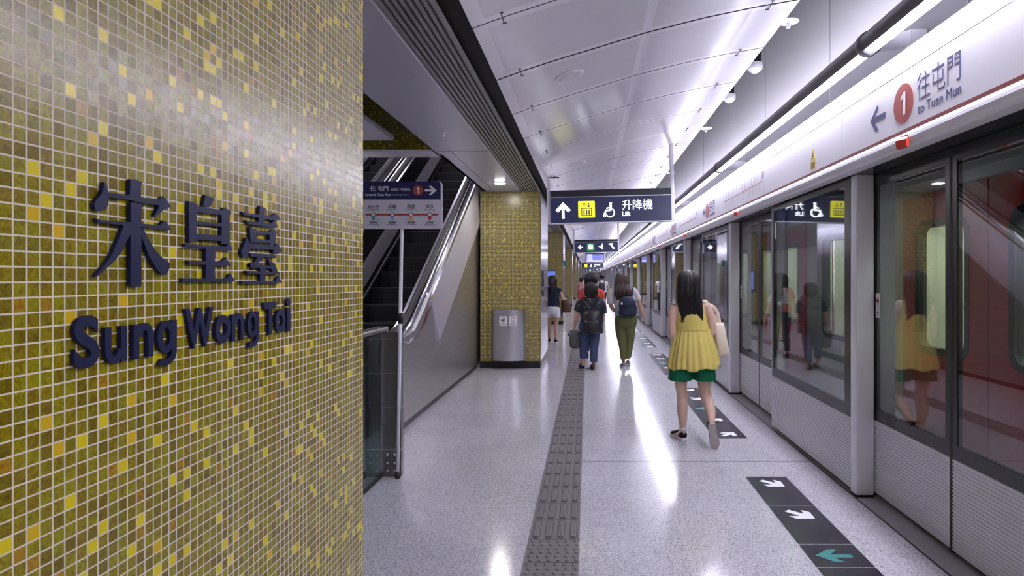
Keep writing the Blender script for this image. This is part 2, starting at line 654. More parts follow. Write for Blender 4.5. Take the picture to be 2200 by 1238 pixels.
# soffit over the pillars: grey panel, slatted strip, black slot
mb = MB().box(-1.76, -1.135, YB, 7.30, 3.0, 3.04, M['soffit'])
mb.box(-1.76, -1.580, 7.315, YE, 3.0, 3.04, M['soffit']).box(-1.572, -1.135, 7.315, YE, 3.0, 3.04, M['soffit'])
mb.box(-1.76, -1.72, 7.5, 15.0, 3.0, 3.6, M['soffit'])
mb.box(-1.76, -0.70, YB, YE, 3.075, 3.09, M['black'])
mb.make('ceiling_soffit', kind='structure')
mb = MB().box(-1.135, -1.128, YB, YE, 2.994, 3.03, M['alu'])
for k in range(8):
    x = -1.108 + k * 0.0395
    mb.box(x, x + 0.0235, YB, YE, 3.0, 3.026, M['slat'])
mb.make('trim_5', kind='structure')
# lower ceilings to the left, and the recess over the escalators
box_obj('ceiling_left', (-7.0, -2.06, YB, 6.74, 3.0, 3.05), 'soffit')
box_obj('ceiling_rear', (-7.0, -1.76, 15.0, YE, 3.0, 3.6), 'soffit')
MB().box(-7.0, -1.76, 7.2, 7.5, 2.975, 3.9, M['mosaic']).box(-7.0, -1.76, 7.195, 7.505, 2.965, 2.995, M['alu']).make('trim_6', kind='structure')
box_obj('ceiling_slot', (-7.0, -1.76, YB, 7.2, 3.9, 4.0), 'black')
mb = MB().box(-7.0, -1.70, 7.5, 19.0, 6.6, 6.7, M['soffit']).box(-1.74, -1.66, 7.5, 19.0, 3.6, 6.6, M['steelwall']).box(-7.0, -1.7, 18.9, 19.0, 3.6, 6.6, M['wallwhite'])
mb.box(-7.0, -1.7, 7.5, 7.56, 3.9, 6.6, M['concrete'])
mb.make('ceiling_void', kind='structure')
for k, (x, y0, y1, z) in enumerate(((-2.75, 8.2, 10.6, 6.6), (-2.75, 11.4, 13.8, 6.6), (-4.4, 8.2, 13.8, 6.6))):  # lamps added as fill to brighten the escalator recess
    t = thing('fill_lamp', ['long flat fill lamp added over the lower escalator flight', 'long flat fill lamp added over the upper escalator flight', 'long flat fill lamp added over the second escalator'][k], 'lamp', (x, 0, z), 'escalator recess fill lamps')
    MB().box(-.10, .10, y0, y1, -.06, 0, M['white']).make('housing', t)
    MB().box(-.08, .08, y0 + .03, y1 - .03, -.066, -.06, M['fill_diffuser']).make('diffuser', t)

# near wall: the face of a mosaic clad pier
struct(MB().box(-1.75, -0.79, -2.6, 2.232, 0.0, 3.0, M['mosaic']).make('wall_pier'))


def lamp_ring(mb, x, y, z, r, m1, m2):
    mb.tube([(x, y, z - .001), (x, y, z - .012)], [r * 1.15, r * 1.1], m1, 28, False)
    mb.tube([(x, y, z - .0125), (x, y, z - .016)], [r * .93, r * .9], m2, 28, False)


DL = [(-1.35, 9.78, 3.0, 'by the mosaic pillar with the litter bin'), (-1.2, -4.2, 3.0, 'behind the mosaic wall'), (-0.95, -6.8, 3.0, 'far behind the mosaic wall'),  # the two behind the camera are unseen, added as fill light
      (-1.35, 16.5, 3.0, 'past the first pillar'), (-1.35, 22.5, 3.0, 'past the second pillar'), (-1.35, 28.5, 3.0, 'just before the third pillar'),
      (-1.35, 40.0, 3.0, 'beyond the third pillar'), (-1.35, 52.0, 3.0, 'beyond the fourth pillar'),
      (-2.75, 9.6, 6.6, 'high in the escalator recess'), (-2.75, 12.6, 6.6, 'over the upper escalator steps'), (-3.9, 4.9, 3.0, 'added as fill in the lower ceiling over the escalator landing')]  # the landing one is unseen, added to brighten the escalator
for x, y, z, wh in DL:
    t = thing('downlight', 'round recessed downlight glowing warm white ' + wh, 'downlight', (x, y, z), 'recessed downlights')
    mb = MB()
    mb.tube([(0, 0, -.001), (0, 0, -.010)], [.098, .092], M['white'], 28, False)
    mb.make('trim_ring', t)
    MB().tube([(0, 0, -.0105), (0, 0, -.014)], [.080, .078], M['down'], 28, False).make('lens', t)

SPR = [(-1.436, 6.33, 'nearer to the slatted strip start'), (-1.43, 9.3, 'beside the round downlight')]
for (x, y, wh) in SPR:
    t = thing('sprinkler', 'small white sprinkler head under the grey soffit ' + wh, 'sprinkler', (x, y, 3.0), 'soffit sprinklers')
    MB().tube([(0, 0, 0), (0, 0, -.006)], .038, M['white'], 20, False).make('rose', t)
    MB().tube([(0, 0, -.006), (0, 0, -.04), (0, 0, -.042), (0, 0, -.05)], [.009, .007, .018, .016], M['alu'], 12, False).make('nozzle', t)

# devices hanging in the slot between the ceiling edge and the white wall
t = thing('smoke_detector', 'white smoke detector on black bracket between ceiling edge and white wall, the nearer one', 'smoke detector', (1.70, 6.43, 3.66), 'slot detectors')
MB().box(-.05, .05, -.04, .04, .055, .16, M['black']).make('bracket', t)
MB().tube([(0, 0, .055), (0, 0, .02), (0, 0, -.005), (0, 0, -.03), (0, 0, -.04)], [.075, .078, .072, .045, .03], M['white'], 24, False).make('housing', t)
MB().box(-.01, .01, -.01, .01, .16, .74, M['alu']).make('hanger', t)
copy_tree(t, (1.70, 7.6, 3.68), 'white smoke detector on black bracket between ceiling edge and white wall, the farther one')
t = thing('slot_sprinkler', 'round white sprinkler plate in the slot above the nearest lamp tube', 'sprinkler', (1.70, 5.37, 3.71), 'slot sprinklers')
MB().tube([(0, 0, .03), (0, 0, .01), (0, 0, 0), (0, 0, -.01)], [.02, .085, .09, .06], M['white'], 24, False).make('plate', t)
MB().tube([(0, 0, -.01), (0, 0, -.035), (0, 0, -.036), (0, 0, -.05)], [.012, .012, .022, .018], M['alu'], 12, False).make('nozzle', t)
MB().tube([(0, 0, .03), (0, 0, .69)], .012, M['alu'], 10, False).make('pipe', t)
for k, (y, wh) in enumerate(((9.1, 'third panel joint past the smoke detectors'), (13.0, 'above the hanging lift sign'), (17.0, 'beyond the hanging lift sign'))):
    copy_tree(t, (1.70, y, 3.68), 'round white sprinkler plate in the slot, ' + wh)

# round ceiling speakers
t = thing('ceiling_speaker', 'round white ceiling speaker, the one closest to the slatted strip start', 'speaker', (-.148, 5.2, prof_z(-.148)), 'ceiling speakers')
mb = MB().tube([(0, 0, .01), (0, 0, -.006), (0, 0, -.012)], [.125, .125, .112], M['white'], 32, False)
mb.make('rim', t)
MB().tube([(0, 0, -.0125), (0, 0, -.016)], [.095, .093], M['perforated'], 32, False).make('mesh_cover', t)
t.rotation_euler = (0, -math.atan(.32), 0)
for k in range(1, 5):
    c = copy_tree(t, (-.148, 5.2 + 4.05 * k, prof_z(-.148)), 'round white ceiling speaker, %s along the vault from the near end' % ORD[k])

# wire latches bridging the panel joints
t = None
for k in range(-2, 16):
    for x, side in ((-.50, 'slatted strip'), (1.37, 'white wall')):
        lab = 'small grey latch across the %s ceiling joint on the %s side' % (ORD[k + 2], side)
        loc = (x, 5.76 + k - .005, prof_z(x) - .004)
        if t is None:
            t = MB().tube([(0, -.075, .0), (0, -.06, -.008), (0, .06, -.008), (0, .075, .0)], .0035, M['darkgrey'], 6)
            t.tube([(-.012, -.075, 0), (.012, -.075, 0)], .004, M['darkgrey'], 6)
            t.tube([(-.012, .075, 0), (.012, .075, 0)], .004, M['darkgrey'], 6)
            t = t.make('ceiling_latch', None, loc)
            tag(t, lab, 'latch', 'ceiling joint latches')
        else:
            c = t.copy()
            COL.objects.link(c)
            c.location = loc
            c['label'] = lab

# ------------------------------------------------------------------ platform screen doors
ribs = []
NR, KZ0, KZ1 = 24, 0.035, 0.545
for i in range(NR):
    z = KZ0 + (KZ1 - KZ0) * i / NR
    d = (KZ1 - KZ0) / NR
    ribs += [(0.0, z + d * .10), (0.0, z + d * .70), (0.0055, z + d * .80), (0.0055, z + d * .98)]
ribs = [(0.02, KZ0)] + ribs + [(0.02, KZ1)]


def glazed(t, w, pre, border=.045, bottom=.08, top=.07, z1=2.262, bl=None, br=None):
    """kick panel, dark frame and glass of a door leaf or fixed panel, w wide along +Y from the thing's origin"""
    bl = border if bl is None else bl
    br = border if br is None else br
    MB().sweep_y(ribs, 0.0, w, M['rib']).make('kick_panel', t)
    mb = MB().box(0, .03, 0, w, KZ1, KZ1 + bottom, M['frit']).box(0, .03, 0, w, z1 - top, z1, M['frit'])
    mb.box(0, .03, 0, br, KZ1 + bottom, z1 - top, M['frit']).box(0, .03, w - bl, w, KZ1 + bottom, z1 - top, M['frit'])
    mb.box(.02, .03, 0, w, .02, KZ1, M['darkgrey'])
    mb.make('frame', t)
    MB().box(.004, .014, br, w - bl, KZ1 + bottom, z1 - top, M['psd_glass']).make('glass', t)


def nth(i):
    return ORD[i]


def door_leaf_far():
    t = thing('sliding_door_leaf', '', 'platform door', (2.022, Y0 + .012, 0), 'platform door leaves')
    glazed(t, .955, 'f')
    MB().box(-.001, .03, -.012, 0, .02, 2.262, M['rubber']).make('rubber_edge', t)
    # small round warning notice near the far edge
    st = MB().box(-.002, 0.002, .845, .905, 1.265, 1.435, M['stick_white']).make('notice', t)
    mb = MB()
    ring = [(-.0035, .875 + .024 * math.cos(a), 1.38 + .024 * math.sin(a)) for a in [k * math.pi / 12 for k in range(24)]]
    rin = [(-.0035, .875 + .019 * math.cos(a), 1.38 + .019 * math.sin(a)) for a in [k * math.pi / 12 for k in range(24)]]
    mb.add(ring + rin, [(k, (k + 1) % 24, 24 + (k + 1) % 24, 24 + k) for k in range(24)], M['red'])
    mb.box(-.0035, -.0025, .858, .892, 1.372, 1.392, M['print_navy'])
    mb.box(-.0035, -.0025, .855, .895, 1.30, 1.305, M['print_grey']).box(-.0035, -.0025, .855, .895, 1.285, 1.29, M['print_grey'])
    mb.make('symbol', st)
    MB().rbox(-.012, 0, .40, .47, .62, .645, M['rubber'], .004).make('pull_tab', t)
    return t


def door_leaf_near():
    t = thing('sliding_door_leaf', '', 'platform door', (2.022, Y0 - .012 - .955, 0), 'platform door leaves')
    glazed(t, .955, 'n')
    MB().box(-.001, .03, .955, .967, .02, 2.262, M['rubber']).make('rubber_edge', t)
    return t


def fixed_panel():
    t = thing('fixed_screen_panel', '', 'platform screen', (1.888, Y0 + 1.03, 0), 'fixed platform screens')
    glazed(t, 1.92, 'p', br=.10, bl=.06, bottom=.085, top=.05)
    MB().box(-.003, .10, 1.92, 1.932, .02, 2.262, M['alu']).make('edge_trim', t)
    MB().box(-.0025, 0.002, 1.78, 1.83, 1.93, 2.09, M['stick_white']).make('notice', t)
    return t


def post():
    t = thing('door_post', '', 'door post', (1.886, Y0 + .927, 0), 'platform door posts')
    MB().rbox(0, .132, 0, .10, .012, 2.272, M['alu'], .014, 3).make('casing', t)
    MB().box(.125, .165, .045, .085, .0, 2.27, M['rubber']).make('rubber_seal', t)
    MB().box(0.004, .13, .004, .09, 0, .014, M['rubber']).make('foot', t)
    return t


def header():
    """two metres of white fascia with a rounded lower edge"""
    t = thing('header_panel', '', 'fascia panel', (0, 0, 0), 'white fascia panels over the doors')
    L = PITCH / 2 - .006
    pr = [(2.128, 2.84), (1.803, 2.84), (1.800, 2.835), (1.800, 2.386), (1.7995, 2.384)]
    MB().sweep_y([(2.128, 2.84), (1.803, 2.84), (1.80, 2.836), (1.80, 2.719), (1.806, 2.719), (1.806, 2.714), (1.80, 2.714), (1.80, 2.386), (2.128, 2.386)], 0, L, M['white']).make('fascia', t)
    nose = [(1.80, 2.363), (1.787, 2.360), (1.774, 2.350), (1.765, 2.334), (1.762, 2.315), (1.765, 2.296), (1.774, 2.281), (1.79, 2.271), (1.812, 2.267), (1.86, 2.2665), (1.86, 2.363)]
    mb = MB().prism(nose, lambda p: (p[0], 0, p[1]), lambda p: (p[0], L, p[1]), M['white'])
    mb.make('rounded_edge', t)
    MB().box(1.797, 1.86, 0, L, 2.363, 2.386, M['brown']).make('brown_line', t)
    MB().box(1.86, 2.128, 0, L, 2.269, 2.386, M['frit']).make('soffit_plate', t)
    MB().box(1.806, 2.128, 0, L, 2.8405, 2.845, M['darkgrey']).make('bounce_blocker', t)  # unseen dark plate added to cut lamp bounce onto the wall
    return t


def wedge():
    t = thing('door_lamp', '', 'warning lamp', (1.765, Y0 - .05, 2.262), 'red door lamps')
    MB().prism([(-.030, .004), (-.036, .050), (-.006, .070), (-.004, .002)], lambda p: (p[0] * .55, 0, p[1] * .9), lambda p: (p[0], .085, p[1]), M['red']).make('lens', t)
    MB().box(-.005, -.003, .01, .09, .012, .075, M['red']).make('housing', t)
    return t


def unit_word(i):
    return nth(i)


SAME = 13
far_words = 'in the thin row merging far down the platform'
mk = dict(far=door_leaf_far(), near=door_leaf_near(), panel=fixed_panel(), post=post(), lamp=wedge())
for i in range(-1, NU - 1):
    for key, what in (('far', 'sliding glass door leaf, farther half of the %s platform doorway'),
                      ('near', 'sliding glass door leaf, closer half of the %s platform doorway'),
                      ('panel', 'fixed glass platform screen with ribbed base beyond the %s doorway'),
                      ('post', 'silver square platform door post at the far side of the %s doorway'),
                      ('lamp', 'small red lamp under the white fascia over the %s doorway')):
        m = mk[key]
        if i == -1:
            if key != 'panel':
                continue
            lab = 'fixed glass platform screen beside the camera, before the first doorway'
        elif i < SAME:
            lab = what % (nth(i) + (' ' if i == 0 else ''))
        else:
            lab = (what % 'distant').split(',')[0].split(' beyond')[0].split(' at the')[0].split(' over')[0] + ' ' + far_words
        if i == 0:
            m['label'] = lab
        else:
            copy_tree(m, (m.location.x, m.location.y + PITCH * i, m.location.z), lab)
h = header()
h.location = (0, Y0 + .975, 0)
for j in range(-5, 2 * NU - 1):
    q = j // 2
    half = 'glass screen beyond' if j % 2 == 0 else 'door leaves of'
    if j >= 0 and q + (j % 2) < SAME:
        lab = 'white fascia panel with brown line above the %s the %s doorway' % (half, nth(q + (j % 2)))
    elif j < 0:
        lab = ['white fascia panel with navy arrow and route number above red train doors', 'white fascia panel above the screen beside the camera', 'white fascia panel overhead behind the camera'][min(2, -1 - j)]
    else:
        lab = 'white fascia panel ' + far_words
    if j == 0:
        h['label'] = lab
        near_head = h
    else:
        c = copy_tree(h, (0, Y0 + .975 + j * PITCH / 2, 0), lab)
        if j == -1:
            door_head = c
        if j == 1:
            second_head = c


# print on the fascia (plane X = 1.80, read from the platform)
def fas(px, py, d=.0015):
    Y, Z = on_side(px, py, 1.80)
    return Y, Z


def on_fascia(mb, poly, m, base, d=.002):
    """poly of (Y, Z)"""
    mb.prism(poly, lambda p: (1.80 - d, p[0] - base, p[1]), lambda p: (1.8005, p[0] - base, p[1]), m)


def circle(cx, cz, r, n=32):
    return [(cx + r * math.cos(2 * math.pi * k / n), cz + r * math.sin(2 * math.pi * k / n)) for k in range(n)]


def fascia_text(mb, body, Y, Z, w, h, m, base, offset=0.0, fit=None):
    """Y is the reading start (larger Y), the line runs towards smaller Y"""
    solid_text(mb, text(body, w, h, offset, fit), lambda x, y, k: (1.7985 if k == 0 else 1.8005, Y - x - base, Z + y), m)


by = Y0 + .975 - PITCH / 2
mb = MB()
c3 = lambda x, y: fas(1800 + x / 3.095, y / 3.095)
on_fascia(mb, [c3(*p) for p in [(218, 810), (265, 700), (272, 718), (245, 782), (318, 742), (318, 778), (245, 812), (273, 866), (250, 876)]], M['print_navy'], by)
mb.make('arrow_print', door_head)
cy, cz = c3(436, 690)
d = MB()
on_fascia(d, circle(cy, cz, .112), M['brownsign'], by)
d = d.make('route_disc', door_head)
mb = MB()
mb.prism(one_poly(0.012, -.065, .13), lambda p: (1.797, cy - p[0] - by, cz + p[1]), lambda p: (1.7985, cy - p[0] - by, cz + p[1]), M['stick_white'])
mb.make('numeral', d)
mb = MB()
fascia_text(mb, '往屯門', 3.457, 2.505, .40, .148, M['print_navy'], by, -.010)
fascia_text(mb, 'to Tuen Mun', 3.452, 2.435, .40, .052, M['print_navy'], by, -.004, 'cap')
mb.make('direction_writing', door_head)
# warning triangle on the second panel
by = Y0 + .975
mb = MB()
Yw, Zw = fas(1747, 340)
on_fascia(mb, [(Yw + .048, Zw - .01), (Yw, Zw + .085), (Yw - .048, Zw - .01)], M['yellow'], by)
on_fascia(mb, [(Yw + .048, Zw - .085), (Yw + .048, Zw - .022), (Yw - .048, Zw - .022), (Yw - .048, Zw - .085)], M['yellow'], by)
wt = mb.make('warning_label', near_head)
mb = MB()
on_fascia(mb, [(Yw + .02, Zw + .01), (Yw, Zw + .05), (Yw - .02, Zw + .01)], M['print_grey'], by, .003)
for q in range(3):
    on_fascia(mb, [(Yw + .036, Zw - .04 - q * .017), (Yw + .036, Zw - .034 - q * .017), (Yw - .036, Zw - .034 - q * .017), (Yw - .036, Zw - .04 - q * .017)], M['print_grey'], by, .003)
mb.make('warning_print', wt)
# line diagram over the second doorway
by = Y0 + .975 + PITCH / 2
for rep in range(5):
    host = second_head if rep == 0 else None
    if rep:
        host = [o for o in COL.objects if o.get('label', '').startswith('white fascia panel with brown line above the door leaves of the %s ' % nth(rep + 1))][0]
    mb = MB()
    for k in range(27):
        yy = by + 1.90 - k * .069
        on_fascia(mb, [(yy, 2.528), (yy, 2.540), (yy - .040, 2.540), (yy - .040, 2.528)], M['brownsign'], by)
        if rep == 0:
            for q in range(4):
                zz = 2.555 + q * .022 if k % 2 == 0 else 2.51 - q * .022
                on_fascia(mb, [(yy - .012, zz), (yy - .012, zz + .014), (yy - .026, zz + .014), (yy - .026, zz)], M['print_faint'], by)
    on_fascia(mb, [(by + .05, 2.56), (by + .05, 2.63), (by + .01, 2.63), (by + .01, 2.56)], M['print_grey'], by)
    mb.make('line_diagram', host)
    if rep:
        cyy, czz = by + 1.93, 2.536
# repeat of the route disc farther along, one per doorway
for k in (1, 2, 3):
    host = [o for o in COL.objects if o.get('label', '').startswith('white fascia panel with brown line above the glass screen beyond the %s ' % nth(k))][0]
    mb = MB()
    on_fascia(mb, circle(1.1, 2.536, .112), M['brownsign'], 0)
    on_fascia(mb, [(1.42, 2.536), (1.34, 2.60), (1.34, 2.56), (1.27, 2.55), (1.27, 2.525), (1.34, 2.515), (1.34, 2.475)], M['print_navy'], 0)
    mb.prism(one_poly(0.012, -.065, .13), lambda p: (1.796, 1.1 - p[0], 2.536 + p[1]), lambda p: (1.7985, 1.1 - p[0], 2.536 + p[1]), M['stick_white'])
    fascia_text(mb, '往屯門', .94, 2.505, .40, .148, M['print_navy'], 0)
    fascia_text(mb, 'to Tuen Mun', .94, 2.435, .40, .052, M['print_navy'], 0, .004, 'cap')
    mb.make('direction_print', host)

# lamp tubes above the fascia
t = thing('tube_lamp', '', 'tube lamp', (1.765, 3.95, 3.011), 'lamp tubes above the platform doors')
R, LT = .067, 4.49


def arc(a0, a1, r, n=14):
    return [(r * math.cos(math.radians(a0 + (a1 - a0) * k / n)), r * math.sin(math.radians(a0 + (a1 - a0) * k / n))) for k in range(n + 1)]


pr = arc(105, 229, R) + list(reversed(arc(105, 229, R - .006)))
MB().sweep_y(pr, .02, LT - .003, M['tube_shell']).make('shell', t)
MB().sweep_y(arc(-66, 42, R, 10) + list(reversed(arc(-66, 42, R - .006, 10))), .02, LT - .003, M['tube_shell']).make('shell', t)
MB().sweep_y(arc(-133, -66, R - .004, 12), .06, LT - .004, M['tube']).make('diffuser', t)
MB().sweep_y(arc(42, 105, R - .004, 10), .06, LT - .004, M['tube_up']).make('diffuser', t)
MB().tube([(0, .002, 0), (0, .06, 0)], .076, M['tube_shell'], 28).make('joint_collar', t)
mb = MB().prism([(.03, -.055), (.03, .02), (.25, .085), (.25, .009), (.235, -.018)], lambda p: (p[0], .012, p[1]), lambda p: (p[0], .036, p[1]), M['alu'])
mb.box(0.249, .355, .004, .06, -.05, .085, M['alu'])
mb.make('bracket', t)
for k in range(-2, 22):
    y = 3.95 + LT * k
    if y + LT > YE - .1 or y < YB:
        break
    lab = 'long grey lamp tube with glowing white underside, %s length from the near end' % ORD[k + 2] if k < 9 else 'distant glowing lamp tube ' + far_words
    if k == -2:
        t['label'] = lab
        t.location.y = y
    else:
        copy_tree(t, (1.765, y, 3.011), lab)

# ------------------------------------------------------------------ floor markings and tactile paving
WARR = [(658, 522), (695, 503), (868, 549), (836, 506), (935, 530), (996, 603), (788, 603), (706, 574), (828, 572)]
GARR = [(1003, 1013), (1118, 950), (1228, 950), (1165, 1003), (1390, 1003), (1425, 1038), (1205, 1040), (1340, 1088), (1218, 1088)]
c5 = lambda p: on_floor(1560 + p[0] / 5.203, 1000 + p[1] / 5.203)
warr = [c5(p) for p in WARR]
garr = [c5(p) for p in GARR]
SX0, SX1 = 1.222, 1.535
cw = [(x, y - 4.287) for x, y in warr]                   # relative to the far edge of its tile (tile runs 3.671 - 4.287)
cg = [(x, y - 3.525) for x, y in garr]
spec = [(1.385, .765, 'w', 1), (.763, .148, 'w', 1), (.146, -.146, 'g', 1), (-.148, -.763, 'w', -1), (-.765, -1.385, 'w', -1)]
pos_word = ['farthest', 'second farthest', 'middle', 'second closest', 'closest']
proto = {}
for i in range(0, 10):
    yc = Y0 + PITCH * i
    for q, (a, b, kind, sg) in enumerate(spec):
        name = 'white' if kind == 'w' else 'green'
        lab = 'dark floor tile sticker with %s arrow, %s of five before the %s doorway' % (name, pos_word[q], nth(i))
        if (q, ) not in proto:
            st = MB().box(SX0, SX1, b + .004, a - .004, 0.0003, .0022, M['stick_dark']).make('floor_sticker', None, (0, yc, 0))
            tag(st, lab, 'floor sticker', 'queue arrows on the floor')
            mb = MB()
            if kind == 'w':
                if sg > 0:
                    poly = [(x, y + a) for x, y in cw]
                else:
                    poly = [(x, -y + b) for x, y in cw]
            else:
                poly = cg
            mb.prism(poly, lambda p: (p[0], p[1], .0022), lambda p: (p[0], p[1], .0034), M['stick_white'] if kind == 'w' else M['stick_green'])
            mb.make('arrow', st)
            proto[(q, )] = st
        else:
            copy_tree(proto[(q, )], (0, yc, 0), lab)

def rrect2(x0, x1, y0, y1, r, n=5):
    o = []
    for cx, cy, a0 in ((x1 - r, y1 - r, 0), (x0 + r, y1 - r, 90), (x0 + r, y0 + r, 180), (x1 - r, y0 + r, 270)):
        o += [(cx + r * math.cos(math.radians(a0 + 90 * k / n)), cy + r * math.sin(math.radians(a0 + 90 * k / n))) for k in range(n + 1)]
    return o


TX0, TX1, TL = -.346, -.046, .3025
bar = thing('tactile_tile', '', 'tactile tile', (TX0, 0, 0), 'tactile guide path tiles')
MB().box(0, .3, .003, TL - .003, .0003, .004, M['tactile']).make('base', bar)
mb = MB()
for k in range(4):
    for half in (0, 1):
        pass
    x = .040 + k * .0735
    bm = bmesh.new()
    bmesh.ops.create_cube(bm, size=1.0)
    for v in bm.verts:
        v.co = (x + v.co.x * .034, TL / 2 + v.co.y * .272, .0045 + (v.co.z + .5) * .0055)
    bmesh.ops.bevel(bm, geom=[e for e in bm.edges if abs(e.verts[0].co.z - e.verts[1].co.z) > .004], offset=.016, segments=4, affect='EDGES')
    bmesh.ops.bevel(bm, geom=[e for e in bm.edges if min(e.verts[0].co.z, e.verts[1].co.z) > .009], offset=.003, segments=2, affect='EDGES')
    mb.bm(bm, M['tactile_bar'], False)
mb.make('raised_bars', bar)
mb = MB()
for k in range(4):
    x = .040 + k * .0735
    mb.prism(rrect2(x - .0225, x + .0225, TL / 2 - .1415, TL / 2 + .1415, .022), lambda p: (p[0], p[1], .0040), lambda p: (p[0], p[1], .0046), M['tactile_dirt'])
mb.make('worn_edges', bar)
dot = thing('tactile_tile', '', 'tactile tile', (TX0, 0, 0), 'tactile guide path tiles')
mb = MB().box(0, .3, .003, TL - .003, .0003, .004, M['tactile'])
for r in range(6):
    for k in range(6):
        mb.ball((.03 + k * .05 - (.006 if r % 2 else -.006), .026 + r * .05, .0035), (.0125, .0125, .0065), M['tactile'], 10, 6)
mb.make('domed_base', dot)
# y = 1161 in the photo is the edge between dots and bars
YE0 = FPX * EYE / (1161.1 - VY)
first = {'bar': True, 'dot': True}
for k in range(-5, 75):
    y = YE0 + k * TL
    kind = 'dot' if k < 0 or k in (36, 37) else 'bar'
    src = bar if kind == 'bar' else dot
    if k < 0:
        lab = 'dark grey tactile tile with domes, number %s toward the camera from the striped path' % ORD[-1 - k]
    elif k < 24:
        lab = 'dark grey tactile tile with %s, %s along the path from the domed patch' % ('bars' if kind == 'bar' else 'domes', ORD[k])
    else:
        lab = 'dark grey tactile tile in the far stretch of the guide path'
    if first[kind]:
        src.location = (TX0, y, 0)
        src['label'] = lab
        first[kind] = False
    else:
        copy_tree(src, (TX0, y, 0), lab)
# ------------------------------------------------------------------ pillars
def pillar(y0, y1, lab, x0=-1.819, x1=-.79, side=True, plates=False):
    t = thing('pillar', lab, 'pillar', (0, 0, 0), 'gold mosaic pillars')
    MB().box(x0, x1 - .012, y0 + .004, y1 - .004, .115, 2.998, M['mosaic']).make('mosaic_cladding', t)
    MB().box(x0 - .004, x1 - .008, y0, y1, 0, .115, M['skirting']).make('skirting', t)
    if side:
        MB().box(x1 - .012, x1, y0 + .03, y1 - .03, .116, 2.998, M['steelbright']).make('steel_side_panel', t)
    if plates:
        mb = MB()
        for yy, za, zb in ((11.15, 1.38, 1.66), (11.15, 1.22, 1.32)):
            mb.rbox(x1, x1 + .02, yy, yy + .16, za, zb, M['darkgrey'], .006)
        mb.make('call_plates', t)
    return t


pillar(10.77, 12.66, 'gold mosaic pillar with black skirting behind the steel litter bin', plates=True)
pillar(20.7, 22.4, 'gold mosaic pillar behind the person in white shorts')
pillar(33.2, 34.8, 'third gold mosaic pillar along the platform, partly hidden')
for k, y in enumerate((44.0, 55.0, 66.0, 77.0, 88.0)):
    pillar(y, y + 1.6, 'distant gold mosaic pillar, %s in the row from the litter bin' % ORD[3 + k])
# display screen on the second pillar
t = thing('wall_display', 'dark framed blue display screen on the second mosaic pillar', 'display', (0, 0, 0))
xa, za = at(1178, 580, 20.6)
xb, zb = at(1195, 625, 20.6)
MB().rbox(xa - .12, xb, 20.62, 20.70, zb, za, M['darkgrey'], .01).make('frame', t)
MB().box(xa - .08, xb - .03, 20.612, 20.622, zb + .04, za - .04, M['screen_blue']).make('screen', t)
t = thing('exit_box', 'small green box sign on the steel side of the second pillar', 'sign', (0, 0, 0))
MB().rbox(-.79, -.70, 21.2, 21.3, 1.9, 2.1, M['stick_green'], .01).make('casing', t)

# ------------------------------------------------------------------ litter bin
t = thing('litter_bin', 'half round stainless steel litter bin mounted on the mosaic pillar', 'litter bin', (0, 0, 0))
bx0, bx1 = at(1057, 0, 10.7)[0], at(1130, 0, 10.7)[0]
bz0, bz1 = .145, 1.005
bc, bw = (bx0 + bx1) / 2, (bx1 - bx0) / 2
prof = [(bc - bw, 10.768)] + [(bc - bw * math.cos(math.pi * k / 24), 10.73 - .17 * math.sin(math.pi * k / 24) ** .8) for k in range(25)] + [(bc + bw, 10.768)]
mb = MB()
mb.prism(prof, lambda p: (p[0], p[1], bz0), lambda p: (p[0], p[1], bz1 - .012), M['steel'])
mb.make('body', t)
pr2 = [(bc + (p[0] - bc) * 1.012, 10.768 + (p[1] - 10.768) * 1.012) for p in prof]
MB().prism(pr2, lambda p: (p[0], p[1], bz1 - .012), lambda p: (p[0], p[1], bz1), M['steelbright']).make('top_rim', t)
for k, (px) in enumerate((1081, 1102)):
    x = at(px, 0, 10.55)[0]
    lb = MB().box(x - .062, x + .062, 10.546, 10.554, .735, .89, M['stick_white']).make('notice', t)
    mb = MB()
    ring = [(x + .04 * math.cos(a), 10.5445, .835 + .04 * math.sin(a)) for a in [q * math.pi / 14 for q in range(28)]]
    rin = [(x + .032 * math.cos(a), 10.5445, .835 + .032 * math.sin(a)) for a in [q * math.pi / 14 for q in range(28)]]
    mb.add(ring + rin, [(q, (q + 1) % 28, 28 + (q + 1) % 28, 28 + q) for q in range(28)], M['brownsign'])
    if k == 0:
        mb.tube([(x - .02, 10.5447, .82), (x + .02, 10.5447, .85)], .010, M['print_navy'], 8)
        mb.tube([(x + .008, 10.5446, .842), (x + .008, 10.5446, .826)], .016, M['brownsign'], 8)
    else:
        mb.box(x - .004, x + .004, 10.544, 10.546, .815, .855, M['print_navy'])
    mb.box(x - .05, x + .05, 10.544, 10.546, .765, .770, M['print_grey']).box(x - .05, x + .05, 10.544, 10.546, .752, .757, M['print_grey'])
    mb.make('symbol', lb)

# ------------------------------------------------------------------ escalators
SL, YN = .577, 6.72


def eline(n, y):
    return n + SL * (y - YN)


YT = 15.2


